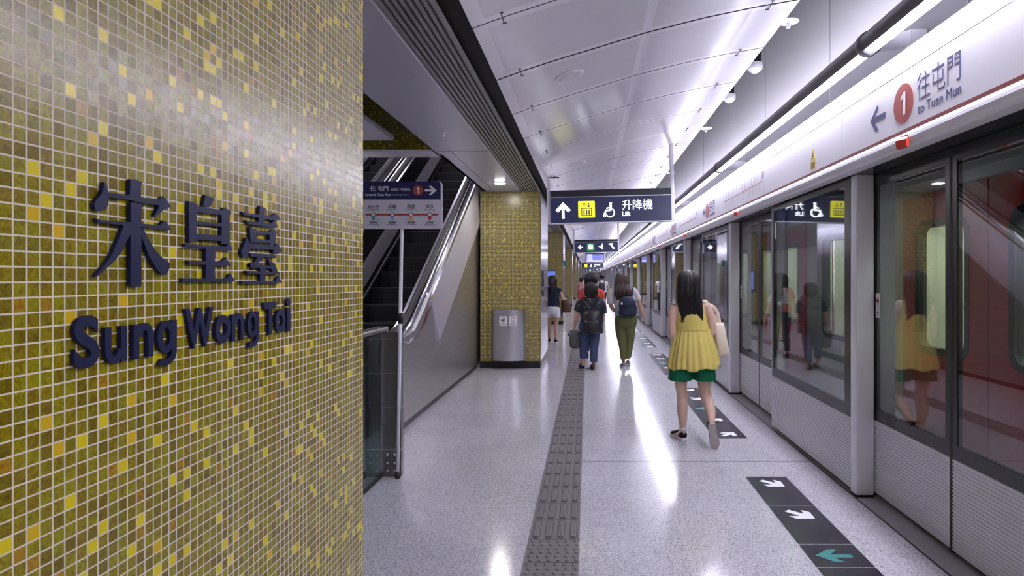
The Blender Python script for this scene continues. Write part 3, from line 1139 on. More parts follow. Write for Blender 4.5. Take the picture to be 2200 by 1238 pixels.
def escalator(label, x_right, clad=True, right=True):
    t = thing('escalator', label, 'escalator', (x_right, YN, 0), 'escalators going up')
    W = lambda x, y, z: (x, y - YN, z)
    RX, LX = -.24, -1.23           # inner faces of the balustrades
    for k in range(-2, 19):
        y = YN + .40 * k
        z = max(0.012, .231 * k + .012) if k > 0 else .012 + .06 * max(0, k + 1)
        st = MB().box(LX, RX, y - YN, y - YN + .40 if k > 0 else y - YN + .40, z - .23, z, M['step'])
        for q in range(16):
            xx = LX + .03 + (RX - LX - .06) * q / 15
            st.box(xx - .012, xx + .012, y - YN - .004, y - YN + .004, z - .225, z - .012, M['step'])
        st.box(LX, RX, y - YN - .006, y - YN + .02, z - .012, z + .002, M['stepedge'])
        st.make('step', t)
    # path of the balustrade top: flat newel, bend, incline
    def path(n, ylow=YN - .62):
        pts = [(ylow, n), (YN - .25, n)]
        for k in range(9):
            a = k / 8
            y = YN - .25 + .75 * a
            pts.append((y, n + SL * .375 * a * a))
        pts += [(YT, eline(n, YT) - SL * .125)]
        return pts

    def band(na, nb, xa, xb, name, m, thick=.012, ylow=YN - .62):
        pa, pb = path(na, ylow), path(nb, ylow)
        mb = MB()
        rings = [[(xa, a[0] - YN, a[1]), (xb, b[0] - YN, b[1]), (xb - thick, b[0] - YN, b[1] - .002), (xa - thick, a[0] - YN, a[1] - .002)] for a, b in zip(pa, pb)]
        mb.rings(rings, m, False)
        return mb.make(name, t)
    # inner faces of the far balustrade
    band(-.45, .13, LX, LX, 'skirt_panel', M['balblack'])
    band(.12, .15, LX + .012, LX + .008, 'skirt_brush', M['steelbright'])
    band(.15, .24, LX - .005, LX - .02, 'inner_panel', M['balblack'])
    band(.23, .47, LX - .02, LX - .10, 'inner_deck', M['deckmat'])
    band(.46, .90, LX - .10, LX - .12, 'inner_panel', M['balblack'])
    for xo in (LX - .17, RX + .10):
        mb = MB()
        p = path(.955)
        mb.rings([[(xo - .085, y - YN, z - .05), (xo - .085, y - YN, z), (xo + .085, y - YN, z), (xo + .085, y - YN, z - .05)] for y, z in p], M['steelbright'], False)
        mb.make('coping', t)
        mb = MB()
        y0 = YN - .62
        hp = [(xo, y0 - YN + .02, .62), (xo, y0 - YN - .10, .66), (xo, y0 - YN - .17, .76), (xo, y0 - YN - .15, .88), (xo, y0 - YN - .05, .965)] + [(xo, y - YN, z + .022) for y, z in p]
        mb.tube(hp, [(.042, .022)] * len(hp), M['rubber'], 12)
        mb.make('handrail', t)
    # near balustrade inner face
    band(-.45, .93, RX, RX + .02, 'inner_panel', M['balblack'])
    # outer cladding: lower wall, raised strips
    ox = 0.0
    poly = [(YN - .30, .02), (YN - .34, .55), (YN - .40, .72), (YN - .52, .84), (YN - .62, .88), (YN - .60, .90), (YN - .25, .915)]
    poly = [(YN - .27, .06), (YN - .28, .62), (YN - .33, .78), (YN - .45, .865), (YN - .62, .895), (YN - .60, .925), (YN - .2, .93), (YN + .15, .97), (YN + .5, eline(.93, YN + .5) - .07), (YT, eline(.93, YT) - .07), (YT, .06)]
    MB().prism([(p[0] - YN, p[1]) for p in poly], lambda p: (ox - .06, p[0], p[1]), lambda p: (ox, p[0], p[1]), M['steelwall']).make('outer_cladding', t)
    MB().box(ox - .06, ox - .004, -.27, 4.0, .0, .06, M['skirting']).make('skirting', t)
    if clad:
        s1 = [(7.83, .755), (7.56, 1.285), (YT, eline(.80, YT)), (YT, eline(.14, YT))]
        mb = MB().add([(ox + .046, 7.83 - YN, .755), (ox + .004, 7.56 - YN, 1.285), (ox + .004, YT - YN, eline(.80, YT)), (ox + .046, YT - YN, eline(.14, YT)),
                       (ox, 7.83 - YN, .755), (ox, 7.56 - YN, 1.285), (ox, YT - YN, eline(.80, YT)), (ox, YT - YN, eline(.14, YT))],
                      [(0, 1, 2, 3), (0, 4, 5, 1), (1, 5, 6, 2), (2, 6, 7, 3), (3, 7, 4, 0)], M['deckmat'])
        mb.make('deck_strip', t)
        lo = [(6.12, .90), (6.40, .885), (6.62, .855), (6.95, .89), (7.25, 1.02), (7.52, 1.20), (7.60, 1.33), (YT, eline(.83, YT))]
        hi = [(6.12, .94), (6.40, .945), (6.62, .965), (6.95, 1.05), (7.25, 1.22), (7.52, 1.375), (7.60, 1.42), (YT, eline(.915, YT))]
        mb = MB()
        mb.rings([[(ox + .016, a[0] - YN, a[1]), (ox - .07, b[0] - YN, b[1]), (ox - .08, b[0] - YN, b[1] - .01), (ox, a[0] - YN, a[1] - .004)] for a, b in zip(lo, hi)], M['steelbright'], True)
        mb.make('deck_strip', t)
        for y, z in ((7.57, 1.30),):
            MB().ball((ox + .02, y - YN, z), .014, M['yellow'], 8, 6).make('deck_stop', t)
    return t


escalator('dark stepped escalator with steel sides rising behind the route sign board', -1.87)
escalator('second escalator with steel sides, seen above the route sign board', -3.42)

# ------------------------------------------------------------------ glass barrier and route sign stand
t = thing('glass_barrier', 'glass barrier with steel top rail and end post by the escalator', 'barrier', (0, 0, 0))
MB().box(-1.605, -1.590, 2.3, 4.915, .03, 1.13, M['rail_glass']).make('glass_panel', t)
MB().box(-1.61, -1.585, 2.3, 4.915, 0, .03, M['rubber']).make('base_channel', t)
MB().rbox(-1.640, -1.545, 2.3, 4.93, 1.128, 1.165, M['steel'], .008).make('top_rail', t)
mb = MB().box(-1.590, -1.445, 4.918, 4.975, .0, 1.125, M['steeldark'])
ep = mb.make('end_post', t)
for z in (.21, .535, .80, 1.07):
    MB().box(-1.594, -1.441, 4.913, 4.978, z - .0025, z + .0025, M['steelbright']).make('seam_strip', ep)
mb = MB()
for x in (-1.553, -1.497):
    for z in (.045, .105, .17):
        mb.ball((x, 4.916, z), (.011, .006, .011), M['steelbright'], 10, 8)
mb.make('bolts', ep)
MB().box(-1.592, -1.588, 4.90, 4.919, .02, 1.12, M['steelbright']).make('glazing_bead', t)

t = thing('sign_stand', 'white and navy route sign board on slim pole by the escalator barrier', 'sign stand', (-1.463, 4.88, 0))
MB().tube([(0.002, .0, .03), (.030, .015, 1.93)], .0135, M['alu'], 14).make('pole', t)
MB().tube([(0.002, 0, 0.0), (0.002, 0, .05)], .019, M['rubber'], 14).make('foot_cap', t)
MB().tube([(.022, .01, 1.19), (.023, .01, 1.27)], .020, M['rubber'], 14).make('strap', t)
bx0, bz1 = -1.726 + 1.463, 2.284
bw, bh = .610, .367
bz0 = bz1 - bh


def rrect(x0, x1, z0, z1, r, n=6, top=True, bot=True):
    o = []
    for cx, cz, a0, on in ((x1 - r, z1 - r, 0, top), (x0 + r, z1 - r, 90, top), (x0 + r, z0 + r, 180, bot), (x1 - r, z0 + r, 270, bot)):
        if on:
            o += [(cx + r * math.cos(math.radians(a0 + 90 * k / n)), cz + r * math.sin(math.radians(a0 + 90 * k / n))) for k in range(n + 1)]
        else:
            o.append((x1 if cx > (x0 + x1) / 2 else x0, z1 if a0 < 180 else z0))
    return o


bd = MB().prism(rrect(bx0, bx0 + bw, bz0, bz1, .028), lambda p: (p[0], -.010, p[1]), lambda p: (p[0], .004, p[1]), M['board_white']).make('board', t)
bd.parent = t
hd = MB().prism(rrect(bx0, bx0 + bw - .012, bz1 - .14, bz1, .026, 6, True, False), lambda p: (p[0], -.0112, p[1]), lambda p: (p[0], -.0095, p[1]), M['board_navy']).make('header_band', bd)


def bt(mb, body, x, z, wd, h, m, y=-.0125, off=0.0):
    solid_text(mb, text(body, wd, h, off), lambda a, b, k: (bx0 + x + a, y + .0012 * k, bz0 + z + b), m)


mb = MB()
bt(mb, '往 屯門', .058, .292, .140, .040, M['stick_white'], off=.012)
bt(mb, '途經以下轉綫站', .215, .295, .150, .020, M['stick_white'])
bt(mb, 'towards Tuen Mun', .020, .2535, .195, .022, M['stick_white'], off=.012)
bt(mb, 'Interchange Stations', .225, .256, .135, .013, M['stick_white'], off=.006)
mb.prism([(bx0 + .478, bz0 + .289), (bx0 + .532, bz0 + .289), (bx0 + .507, bz0 + .262), (bx0 + .527, bz0 + .262), (bx0 + .568, bz0 + .297), (bx0 + .527, bz0 + .332), (bx0 + .507, bz0 + .332), (bx0 + .532, bz0 + .305), (bx0 + .478, bz0 + .305)],
         lambda p: (p[0], -.0125, p[1]), lambda p: (p[0], -.0112, p[1]), M['stick_white'])
mb.prism(circle(bx0 + .425, bz0 + .297, .040), lambda p: (p[0], -.0122, p[1]), lambda p: (p[0], -.0112, p[1]), M['brownsign'])
mb.prism(one_poly(bx0 + .429, bz0 + .273, .048), lambda p: (p[0], -.0135, p[1]), lambda p: (p[0], -.0122, p[1]), M['stick_white'])
mb.make('header_print', hd)
mb = MB()
mb.box(bx0 + .02, bx0 + bw - .03, -.0118, -.0105, bz0 + .105, bz0 + .119, M['brownsign'])
STN = [('何文田', 'Ho Man Tin', '觀塘綫', 'Kwun Tong Line', (.02, .33, .25)), ('紅磡', 'Hung Hom', '東鐵綫', 'East Rail Line', (.20, .42, .80)),
       ('南昌', 'Nam Cheong', '東涌綫', 'Tung Chung Line', (.75, .33, .04)), ('美孚', 'Mei Foo', '荃灣綫', 'Tsuen Wan Line', (.60, .03, .06))]
for k, (a, b, c, d, colr) in enumerate(STN):
    cx = .083 + k * .1445
    mm = mat('line colour ' + 'abcd'[k], colr, .45)
    mb.prism(rrect(bx0 + cx - .011, bx0 + cx + .011, bz0 + .068, bz0 + .11, .009, 4, False, True), lambda p: (p[0], -.0124, p[1]), lambda p: (p[0], -.0112, p[1]), mm)
    mb.prism(circle(bx0 + cx, bz0 + .112, .0165, 20), lambda p: (p[0], -.0130, p[1]), lambda p: (p[0], -.0112, p[1]), M['print_navy'])
    mb.prism(circle(bx0 + cx, bz0 + .112, .0125, 20), lambda p: (p[0], -.0136, p[1]), lambda p: (p[0], -.0125, p[1]), M['stick_white'])
    wa = .088 if len(a) == 3 else .062
    bt(mb, a, cx - wa / 2, .157, wa, None, M['print_grey'])
    bt(mb, b, cx - .045, .141, .09, .013, M['print_grey'])
    bt(mb, c, cx - .028, .042, .056, None, M['print_grey'])
    bt(mb, d, cx - .042, .030, .084, .008, M['print_grey'])
mb.make('route_print', bd)

# ------------------------------------------------------------------ hanging signs
def hang_sign(name, lab, cat, Y, px0, px1, pyt, pyb, poly_fn=None, tilt=0.0, band=.22, pole=True, thick=.13, zc=None):
    x0, zt = at(px0, pyt, Y)
    x1, zb = at(px1, pyb, Y)
    t = thing(name, lab, cat, ((x0 + x1) / 2, Y, (zt + zb) / 2), 'signs hanging from the vault')
    wd, hh = (x1 - x0) / 2, (zt - zb) / 2
    if pole:
        for sx in (-1, 1):
            xx = (x0 + x1) / 2 + sx * (wd + .028)
            MB().rbox(sx * (wd + .028) - .028, sx * (wd + .028) + .028, -.03, .03, -hh - .01, prof_z(max(-.68, min(1.59, xx))) - (zt + zb) / 2 + .02, M['alu'], .006).make('hanger_pole', t)
            MB().box(sx * (wd + .028) - .02, sx * (wd + .028) + .16, -.02, .02, prof_z(max(-.68, min(1.45, xx + .08))) - (zt + zb) / 2 - .016, prof_z(max(-.68, min(1.45, xx + .08))) - (zt + zb) / 2 + .0, M['black']).make('ceiling_plate', t)
    zz = hh - 2 * hh * band
    MB().box(-wd, wd, -thick / 2, thick / 2, zz, hh, M['sign_top']).make('top_band', t)
    MB().box(-wd, wd, -thick / 2, thick / 2, -hh, zz - .012, M['sign_navy']).make('lightbox', t)
    MB().box(-wd - .004, wd + .004, -thick / 2 - .004, thick / 2 + .004, zz - .012, zz, M['steel']).make('trim_line', t)
    MB().box(-wd - .004, wd + .004, -thick / 2 - .004, thick / 2 + .004, -hh - .014, -hh, M['alu']).make('bottom_trim', t)
    return t, wd, hh, zz


class Pict:
    """flat pictures on the -Y face of a sign; unit square coordinates"""
    def __init__(s, y):
        s.y = y
        s.mb = MB()

    def poly(s, pts, m, d=.003):
        s.mb.prism(pts, lambda p: (p[0], s.y - d, p[1]), lambda p: (p[0], s.y, p[1]), m)

    def seg(s, a, b, r, m, d=.003):
        dx, dz = b[0] - a[0], b[1] - a[1]
        L = math.hypot(dx, dz) or 1e-6
        nx, nz = -dz / L * r, dx / L * r
        s.poly([(a[0] + nx, a[1] + nz), (b[0] + nx, b[1] + nz), (b[0] - nx, b[1] - nz), (a[0] - nx, a[1] - nz)], m, d)
        s.poly(circle(a[0], a[1], r, 12), m, d)
        s.poly(circle(b[0], b[1], r, 12), m, d)

    def path(s, pts, r, m, d=.003):
        for a, b in zip(pts, pts[1:]):
            s.seg(a, b, r, m, d)

    def text(s, body, x, z, w, h, m, off=0.0, d=.003):
        solid_text(s.mb, text(body, w, h, off), lambda a, b, k: (x + a, s.y - d * (1 - k), z + b), m)


def arrow_pts(cx, cz, r, ang):
    pts = [(-.16, -1), (.16, -1), (.16, .18), (.62, -.25), (.95, .03), (0, 1), (-.95, .03), (-.62, -.25), (-.16, .18)]
    c, s_ = math.cos(ang), math.sin(ang)
    return [(cx + r * (c * a - s_ * b), cz + r * (s_ * a + c * b)) for a, b in pts]


def lift_pict(t, y, cx, cz, q):
    P = Pict(y)
    P.poly([(cx + a, cz + b) for a, b in rrect(-q, q, -q, q, q * .10)], M['sign_yellow'])
    o = P.mb.make('lift_pictogram', t)
    P = Pict(y - .003)
    k = M['print_navy']
    fr = q * .045
    for a, b in (((-.58, -.72), (.58, -.72)), ((.58, -.72), (.58, .12)), ((.58, .12), (-.58, .12)), ((-.58, .12), (-.58, -.72))):
        P.seg((cx + a[0] * q, cz + a[1] * q), (cx + b[0] * q, cz + b[1] * q), fr, k, .001)
    for xx in (-.30, 0, .30):
        P.poly(circle(cx + xx * q, cz - .12 * q, .085 * q, 14), k, .001)
        P.seg((cx + xx * q, cz - .26 * q), (cx + xx * q, cz - .58 * q), .075 * q, k, .001)
    for xx, sg in ((-.27, 1), (.27, -1)):
        m_ = cz + .52 * q
        P.seg((cx + xx * q, m_ - .24 * q * sg), (cx + xx * q, m_ + .24 * q * sg), fr, k, .001)
        P.seg((cx + xx * q, m_ + .24 * q * sg), (cx + (xx - .15) * q, m_ + .06 * q * sg), fr, k, .001)
        P.seg((cx + xx * q, m_ + .24 * q * sg), (cx + (xx + .15) * q, m_ + .06 * q * sg), fr, k, .001)
    P.mb.make('lift_figure', o)


def wheelchair(t, y, cx, cz, q):
    P = Pict(y)
    m = M['sign_white']
    P.poly(circle(cx + .25 * q, cz + .85 * q, .17 * q, 18), m)
    P.path([(cx + .22 * q, cz + .55 * q), (cx + .18 * q, cz - .02 * q)], .16 * q, m)
    P.path([(cx + .20 * q, cz + .33 * q), (cx - .30 * q, cz + .22 * q)], .075 * q, m)
    P.path([(cx + .18 * q, cz - .06 * q), (cx - .42 * q, cz - .08 * q), (cx - .74 * q, cz - .78 * q)], .11 * q, m)
    P.path([(cx - .74 * q, cz - .78 * q), (cx - .50 * q, cz - .84 * q)], .08 * q, m)
    P.path([(cx + .12 * q + .58 * q * math.cos(math.radians(a)), cz - .38 * q + .58 * q * math.sin(math.radians(a))) for a in range(-165, 62, 12)], .075 * q, m)
    P.mb.make('wheelchair_pictogram', t)


t, wd, hh, zz = hang_sign('hanging_sign', 'large backlit navy hanging sign with lift and wheelchair symbols', 'sign', 9.65, 1184, 1441, 408, 477.5, band=.20)
t.rotation_euler = (0, -math.radians(1.4), 0)
yf = -.065
ppm = FPX / 9.65
cx0 = 1312.5
U = lambda px: (px - cx0) / ppm
Vz = lambda py: (443 - py) / ppm
P = Pict(yf)
P.poly(arrow_pts(U(1210), Vz(451), .122, 0), M['sign_white'])
P.mb.make('arrow', t)
lift_pict(t, yf, U(1260), Vz(450), .126)
wheelchair(t, yf, U(1308), Vz(452), .112)
P = Pict(yf)
P.text('升降機', U(1336), Vz(453), 65 / ppm, 21.5 / ppm, M['sign_white'], .0)
P.text('Lift', U(1336), Vz(466), 17 / ppm, 10 / ppm, M['sign_white'], .02)
P.mb.make('writing', t)


def esc_sign(lab, Y, px0, px1, pyt, pyb):
    t, wd, hh, zz = hang_sign('hanging_sign', lab, 'sign', Y, px0, px1, pyt, pyb, band=.18)
    yf = -.065
    m = M['sign_white']
    zc = (zz - hh) / 2
    q = hh * .46
    P = Pict(yf)
    P.poly(arrow_pts(-wd * .74, zc, q * .85, math.radians(90)), m)
    P.mb.make('arrow', t)
    P = Pict(yf)
    gx = -wd * .26
    P.poly([(gx - q * 1.3, zc - q * 1.25), (gx + q * 1.3, zc - q * 1.25), (gx + q * 1.3, zc + q * 1.25), (gx - q * 1.3, zc + q * 1.25)], M['sign_green'])
    o = P.mb.make('green_panel', t)
    P = Pict(yf - .003)
    P.poly([(gx - .75 * q, zc - .8 * q), (gx + .75 * q, zc - .8 * q), (gx + .75 * q, zc + .55 * q), (gx - .75 * q, zc + .55 * q)], m, .001)
    for a in (-.5, 0, .5):
        P.poly([(gx + (a - .2) * q, zc + .5 * q), (gx + (a + .2) * q, zc + .5 * q), (gx + a * q, zc + .95 * q)], m, .001)
    for a in (-.35, .35):
        P.poly(circle(gx + a * q, zc + .1 * q, .13 * q, 12), M['sign_green'], .002)
    P.mb.make('exit_symbol', o)
    P = Pict(yf)
    sx = wd * .24
    P.path([(sx - q * .9, zc + q * .2), (sx + q * .1, zc - q * .45), (sx + q * .55, zc - q * .8)], .10 * q, m)
    P.poly(circle(sx + q * .28, zc + q * .95, .17 * q, 14), m)
    P.seg((sx + q * .28, zc + q * .6), (sx + q * .22, zc - q * .1), .2 * q, m)
    P.seg((sx + q * .2, zc + q * .5), (sx - q * .35, zc + q * .2), .08 * q, m)
    P.seg((sx + q * .25, zc - q * .1), (sx + q * .35, zc - q * .75), .12 * q, m)
    P.mb.make('stairs_pictogram', t)
    P = Pict(yf)
    sx = wd * .72
    P.path([(sx - q * .9, zc + q * .75), (sx - q * .45, zc + q * .75), (sx + q * .45, zc - q * .75), (sx + q * .9, zc - q * .75), (sx + q * .9, zc - q * .35), (sx + q * .6, zc - q * .35), (sx - q * .3, zc + q * 1.05), (sx - q * .9, zc + q * 1.05), (sx - q * .9, zc + q * .75)], .085 * q, m)
    P.poly(circle(sx + q * .1, zc + q * 1.05, .15 * q, 12), m)
    P.seg((sx + q * .1, zc + q * .75), (sx + q * .12, zc + q * .2), .13 * q, m)
    P.mb.make('escalator_pictogram', t)
    return t


esc_sign('second navy hanging sign with green exit symbol and escalator pictograms', 20.8, 1235, 1327, 515, 542).rotation_euler = (0, -math.radians(1.2), 0)
# train information screen
t, wd, hh, zz = hang_sign('information_screen', 'glowing violet train information screen hanging past the second sign', 'display', 36.0, 1259, 1298, 544, 564, band=.10)
P = Pict(-.065)
P.poly([(-wd * .96, -hh * .9), (wd * .96, -hh * .9), (wd * .96, zz - .03), (-wd * .96, zz - .03)], M['screen'])
o = P.mb.make('screen', t)
P = Pict(-.068)
for k in range(3):
    z = hh * (.55 - .42 * k)
    P.poly([(-wd * .85, z - .05), (-wd * .35, z - .05), (-wd * .35, z + .05), (-wd * .85, z + .05)], M['screen_pale'], .001)
    P.poly([(-wd * .2, z - .04), (wd * .6, z - .04), (wd * .6, z + .03), (-wd * .2, z + .03)], M['screen_blue'], .001)
P.poly([(-wd * .93, -hh * .88), (wd * .93, -hh * .88), (wd * .93, -hh * .5), (-wd * .93, -hh * .5)], M['screen_pale'], .001)
P.mb.make('screen_rows', o)
t, wd, hh, zz = hang_sign('hanging_sign', 'distant navy hanging sign with yellow lift symbol below the violet screen', 'sign', 52.0, 1250, 1296, 565, 575.5, band=.15)
lift_pict(t, -.065, -wd * .62, -.03, hh * .6)
wheelchair(t, -.065, -wd * .15, -.03, hh * .55)
P = Pict(-.065)
P.text('升降機', wd * .12, -hh * .1, wd * .6, hh * .55, M['sign_white'], .0)
P.text('Lift', wd * .12, -hh * .62, wd * .2, hh * .35, M['sign_white'], .02)
P.mb.make('writing', t)
esc_sign('farthest navy hanging sign, tiny, with white pictograms in a row', 70.0, 1256, 1288, 576.5, 583.5)

# ------------------------------------------------------------------ station name on the mosaic wall
GLY = {
 0: [[(447, 112), (470, 112), (512, 128), (503, 150), (503, 207), (443, 207)],
     [(326, 180), (443, 197), (503, 210), (600, 219), (622, 203), (640, 222), (664, 257), (640, 268), (625, 273), (610, 288), (580, 312), (574, 306), (592, 275), (600, 250), (503, 238), (443, 222), (326, 207)],
     [(303, 160), (307, 128), (318, 133), (330, 182), (330, 245), (318, 270), (290, 282), (262, 276), (254, 250), (265, 222), (290, 195)],
     [(447, 237), (480, 237), (516, 252), (505, 275), (505, 680), (490, 684), (447, 680)],
     [(262, 320), (290, 330), (445, 340), (605, 358), (625, 332), (640, 340), (666, 382), (600, 376), (445, 360), (275, 342)],
     [(410, 352), (450, 345), (450, 400), (430, 435), (400, 500), (350, 560), (300, 605), (265, 632), (260, 626), (310, 570), (350, 510), (380, 440), (400, 390)],
     [(503, 368), (515, 375), (540, 430), (580, 490), (620, 535), (658, 560), (650, 600), (632, 622), (612, 618), (580, 580), (545, 520), (518, 450), (503, 400)]],
 1: [[(845, 196), (897, 214), (888, 228), (866, 262), (833, 257), (838, 235)],
     [(757, 228), (805, 245), (800, 265), (800, 440), (785, 445), (760, 440)],
     [(800, 256), (934, 276), (934, 303), (800, 286)],
     [(932, 276), (952, 263), (984, 287), (975, 305), (975, 455), (960, 460), (932, 455)],
     [(798, 335), (934, 347), (934, 363), (798, 351)],
     [(798, 402), (934, 412), (934, 441), (798, 432)],
     [(735, 455), (760, 458), (955, 471), (970, 450), (990, 492), (955, 491), (740, 471)],
     [(848, 467), (902, 472), (895, 490), (895, 648), (848, 645)],
     [(752, 545), (930, 552), (955, 528), (981, 571), (930, 572), (758, 562)],
     [(722, 640), (960, 641), (978, 614), (1005, 656), (722, 658)]],
 2: [[(1135, 255), (1169, 267), (1161, 285), (1161, 345), (1130, 340)],
     [(1042, 284), (1060, 290), (1198, 310), (1222, 294), (1250, 330), (1200, 330), (1050, 302)],
     [(1062, 330), (1080, 335), (1198, 345), (1215, 329), (1234, 369), (1190, 366), (1070, 349)],
     [(1082, 364), (1116, 379), (1112, 450), (1085, 448)],
     [(1108, 383), (1190, 391), (1190, 408), (1108, 401)],
     [(1187, 391), (1205, 379), (1226, 392), (1219, 405), (1216, 460), (1187, 458)],
     [(1108, 428), (1190, 435), (1190, 453), (1108, 447)],
     [(1062, 424), (1072, 430), (1083, 460), (1083, 490), (1070, 525), (1045, 529), (1035, 500), (1048, 470)],
     [(1080, 455), (1212, 469), (1230, 454), (1253, 495), (1228, 511), (1203, 500), (1212, 488), (1080, 479)],
     [(1085, 503), (1200, 513), (1222, 520), (1222, 532), (1085, 522)],
     [(1126, 520), (1152, 525), (1112, 582), (1083, 580), (1083, 560), (1108, 550)],
     [(1083, 562), (1205, 574), (1205, 590), (1083, 580)],
     [(1178, 540), (1200, 548), (1227, 590), (1216, 602), (1195, 590)],
     [(1135, 578), (1166, 582), (1163, 655), (1135, 655)],
     [(1060, 599), (1195, 605), (1215, 584), (1241, 616), (1190, 618), (1068, 615)],
     [(1038, 652), (1215, 655), (1232, 629), (1256, 662), (1038, 668)]]}
THK, GAP = .007, .002
WX = -.79


def wallpt(cx, cy):
    px, py = 100 + cx / 2.4767, 340 + cy / 2.476
    X = WX + THK + GAP
    return on_side(px, py, X)


glab = ['navy raised character nearest the camera, the largest of three on the mosaic', 'navy raised character in the middle of three on the mosaic', 'navy raised character with most strokes, third of three on the mosaic']
for g, polys in GLY.items():
    mb = MB()
    for q, pl in enumerate(polys):
        pl = [wallpt(*p) for p in pl]
        e = q * .00004
        mb.prism(pl, lambda p: (WX + GAP + THK + e, p[0], p[1]), lambda p: (WX + GAP + e, p[0], p[1]), M['navy'])
    pins = [sum(p[0] for p in wallp) / len(wallp) for wallp in [[wallpt(*p) for p in polys[-1]]]]
    zc = sum(wallpt(*p)[1] for p in polys[-1]) / len(polys[-1])
    mb.tube([(WX, pins[0], zc), (WX + GAP + .002, pins[0], zc)], .003, M['navy'], 8)
    tag(mb.make('chinese_character'), glab[g], 'character', 'raised station name characters')
# Latin letters: (letter, near x px, far x px, top/bottom rows at its middle given by the cap height)
LET = [('S', 160, 214, 'capital S', 'cap'), ('u', 226, 273, 'small u after the capital S', 'x'), ('n', 287, 330, 'small n in the first word', 'x'), ('g', 339, 380, 'small g in the first word', 'g'),
       ('W', 399, 459, 'capital W', 'cap'), ('o', 463, 496, 'small o after the capital W', 'x'), ('n', 498, 525, 'small n in the second word', 'x'), ('g', 532, 557, 'small g in the second word', 'g'),
       ('T', 568, 594, 'capital T', 'cap'), ('o', 592, 613.5, 'small o after the capital T', 'x'), ('i', 617, 624.5, 'small i, last of the name', 'i')]
BASE = 1.4075
CAP, XH, DESC = .0800, .0600, .0225
XF = WX + THK + GAP
for ch, pa, pb, nm, kind in LET:
    ya, yb = XF * FPX / (pa - VX), XF * FPX / (pb - VX)
    h = {'cap': CAP + (.002 if ch == 'S' else 0), 'x': XH + .001, 'g': XH + DESC, 'i': CAP + .006}[kind]
    z0 = BASE - (DESC if kind == 'g' else 0)
    mb = MB()
    if ch == 'g':
        # single storey g with an open tail
        wd_, st = yb - ya, (yb - ya) * .27
        put = lambda x, y, k: (WX + GAP + (THK if k == 0 else 0), ya + x, BASE + y)
        ex = wd_ * .46
        arcs = [[(ex - ex * s_ * math.cos(math.pi * 2 * q / 32), XH * .52 + XH * .50 * v_ * math.sin(math.pi * 2 * q / 32)) for q in range(33)] for s_, v_ in ((1, 1), (1 - st / ex, 1 - .0125 / (XH * .5)))]
        for q in range(32):
            quad = [arcs[0][q], arcs[0][q + 1], arcs[1][q + 1], arcs[1][q]]
            mb.add([put(*p, 0) for p in quad] + [put(*p, 1) for p in quad], [(0, 1, 2, 3), (7, 6, 5, 4), (0, 4, 5, 1), (2, 6, 7, 3)], M['navy'])
        quad = [(wd_ - st, XH + .001), (wd_, XH + .001), (wd_, .0), (wd_ - st, .0)]
        mb.prism(quad, lambda p: (WX + GAP + THK + .0002, ya + p[0], BASE + p[1]), lambda p: put(*p, 1), M['navy'])
        o_, i_ = [], []
        for q in range(13):
            a_ = math.radians(0 - 128 * q / 12)
            o_.append((wd_ * .42 + wd_ * .58 * math.cos(a_), .0005 + DESC * math.sin(a_)))
            i_.append((wd_ * .42 + (wd_ * .58 - st) * math.cos(a_), .0005 + (DESC - .0115) * math.sin(a_)))
        for q in range(12):
            quad = [o_[q], o_[q + 1], i_[q + 1], i_[q]]
            mb.add([put(*p, 0) for p in quad] + [put(*p, 1) for p in quad], [(0, 1, 2, 3), (7, 6, 5, 4), (0, 4, 5, 1), (2, 6, 7, 3), (1, 5, 6, 2), (3, 7, 4, 0)], M['navy'])
        tx = ([], [])
    elif ch in 'nu':
        # two stems joined by a round arch (u is the n turned over)
        wd_, st = yb - ya, (yb - ya) * .28
        flip = (lambda p: (wd_ - p[0], XH - p[1])) if ch == 'u' else (lambda p: p)
        def put(p, k, e=0.0):
            q_ = flip(p)
            return (WX + GAP + (THK + e if k == 0 else 0), ya + q_[0], BASE + q_[1])
        for n_, (xa_, xb_, top_) in enumerate(((0, st, XH - .0005), (wd_ - st, wd_, XH * .62))):
            quad = [(xa_, 0), (xb_, 0), (xb_, top_), (xa_, top_)]
            mb.prism(quad, lambda p: put(p, 0, .0002 * (1 - n_)), lambda p: put(p, 1), M['navy'])
        cx_, R1, R2 = (st * .55 + wd_) / 2, (wd_ - st * .55) / 2, (wd_ - st * .55) / 2 - st
        o_ = [(cx_ + R1 * math.cos(math.pi * q / 20), XH * .62 + XH * .395 * math.sin(math.pi * q / 20)) for q in range(21)]
        i_ = [(cx_ + max(.002, R2) * math.cos(math.pi * q / 20), XH * .62 + XH * .19 * math.sin(math.pi * q / 20)) for q in range(21)]
        n_ = 21
        mb.add([put(p, 0, .0001) for p in o_ + i_] + [put(p, 1) for p in o_ + i_],
               [f for q in range(20) for f in ((q, q + 1, n_ + q + 1, n_ + q), (3 * n_ + q, 3 * n_ + q + 1, 2 * n_ + q + 1, 2 * n_ + q), (q, 2 * n_ + q, 2 * n_ + q + 1, q + 1), (n_ + q, n_ + q + 1, 3 * n_ + q + 1, 3 * n_ + q))]
               + [(0, n_, 3 * n_, 2 * n_), (n_ - 1, 3 * n_ - 1, 4 * n_ - 1, 2 * n_ - 1)], M['navy'])
        tx = ([], [])
    else:
        tx = text(ch, yb - ya, h, .030)
    solid_text(mb, tx, lambda x, y, k: (WX + GAP + (THK if k == 0 else 0), ya + x, z0 + y), M['navy'])
    ym = (ya + yb) / 2
    px_ = {'u': ya + .005, 'n': ya + .005, 'W': ya + .27 * (yb - ya), 'g': yb - .004}.get(ch, ym)
    zp = {'T': z0 + .03, 'i': z0 + .02, 'S': z0 + .040, 'W': z0 + .008, 'u': z0 + .03, 'n': z0 + .02, 'g': BASE + .03}.get(ch, z0 + h - .005)
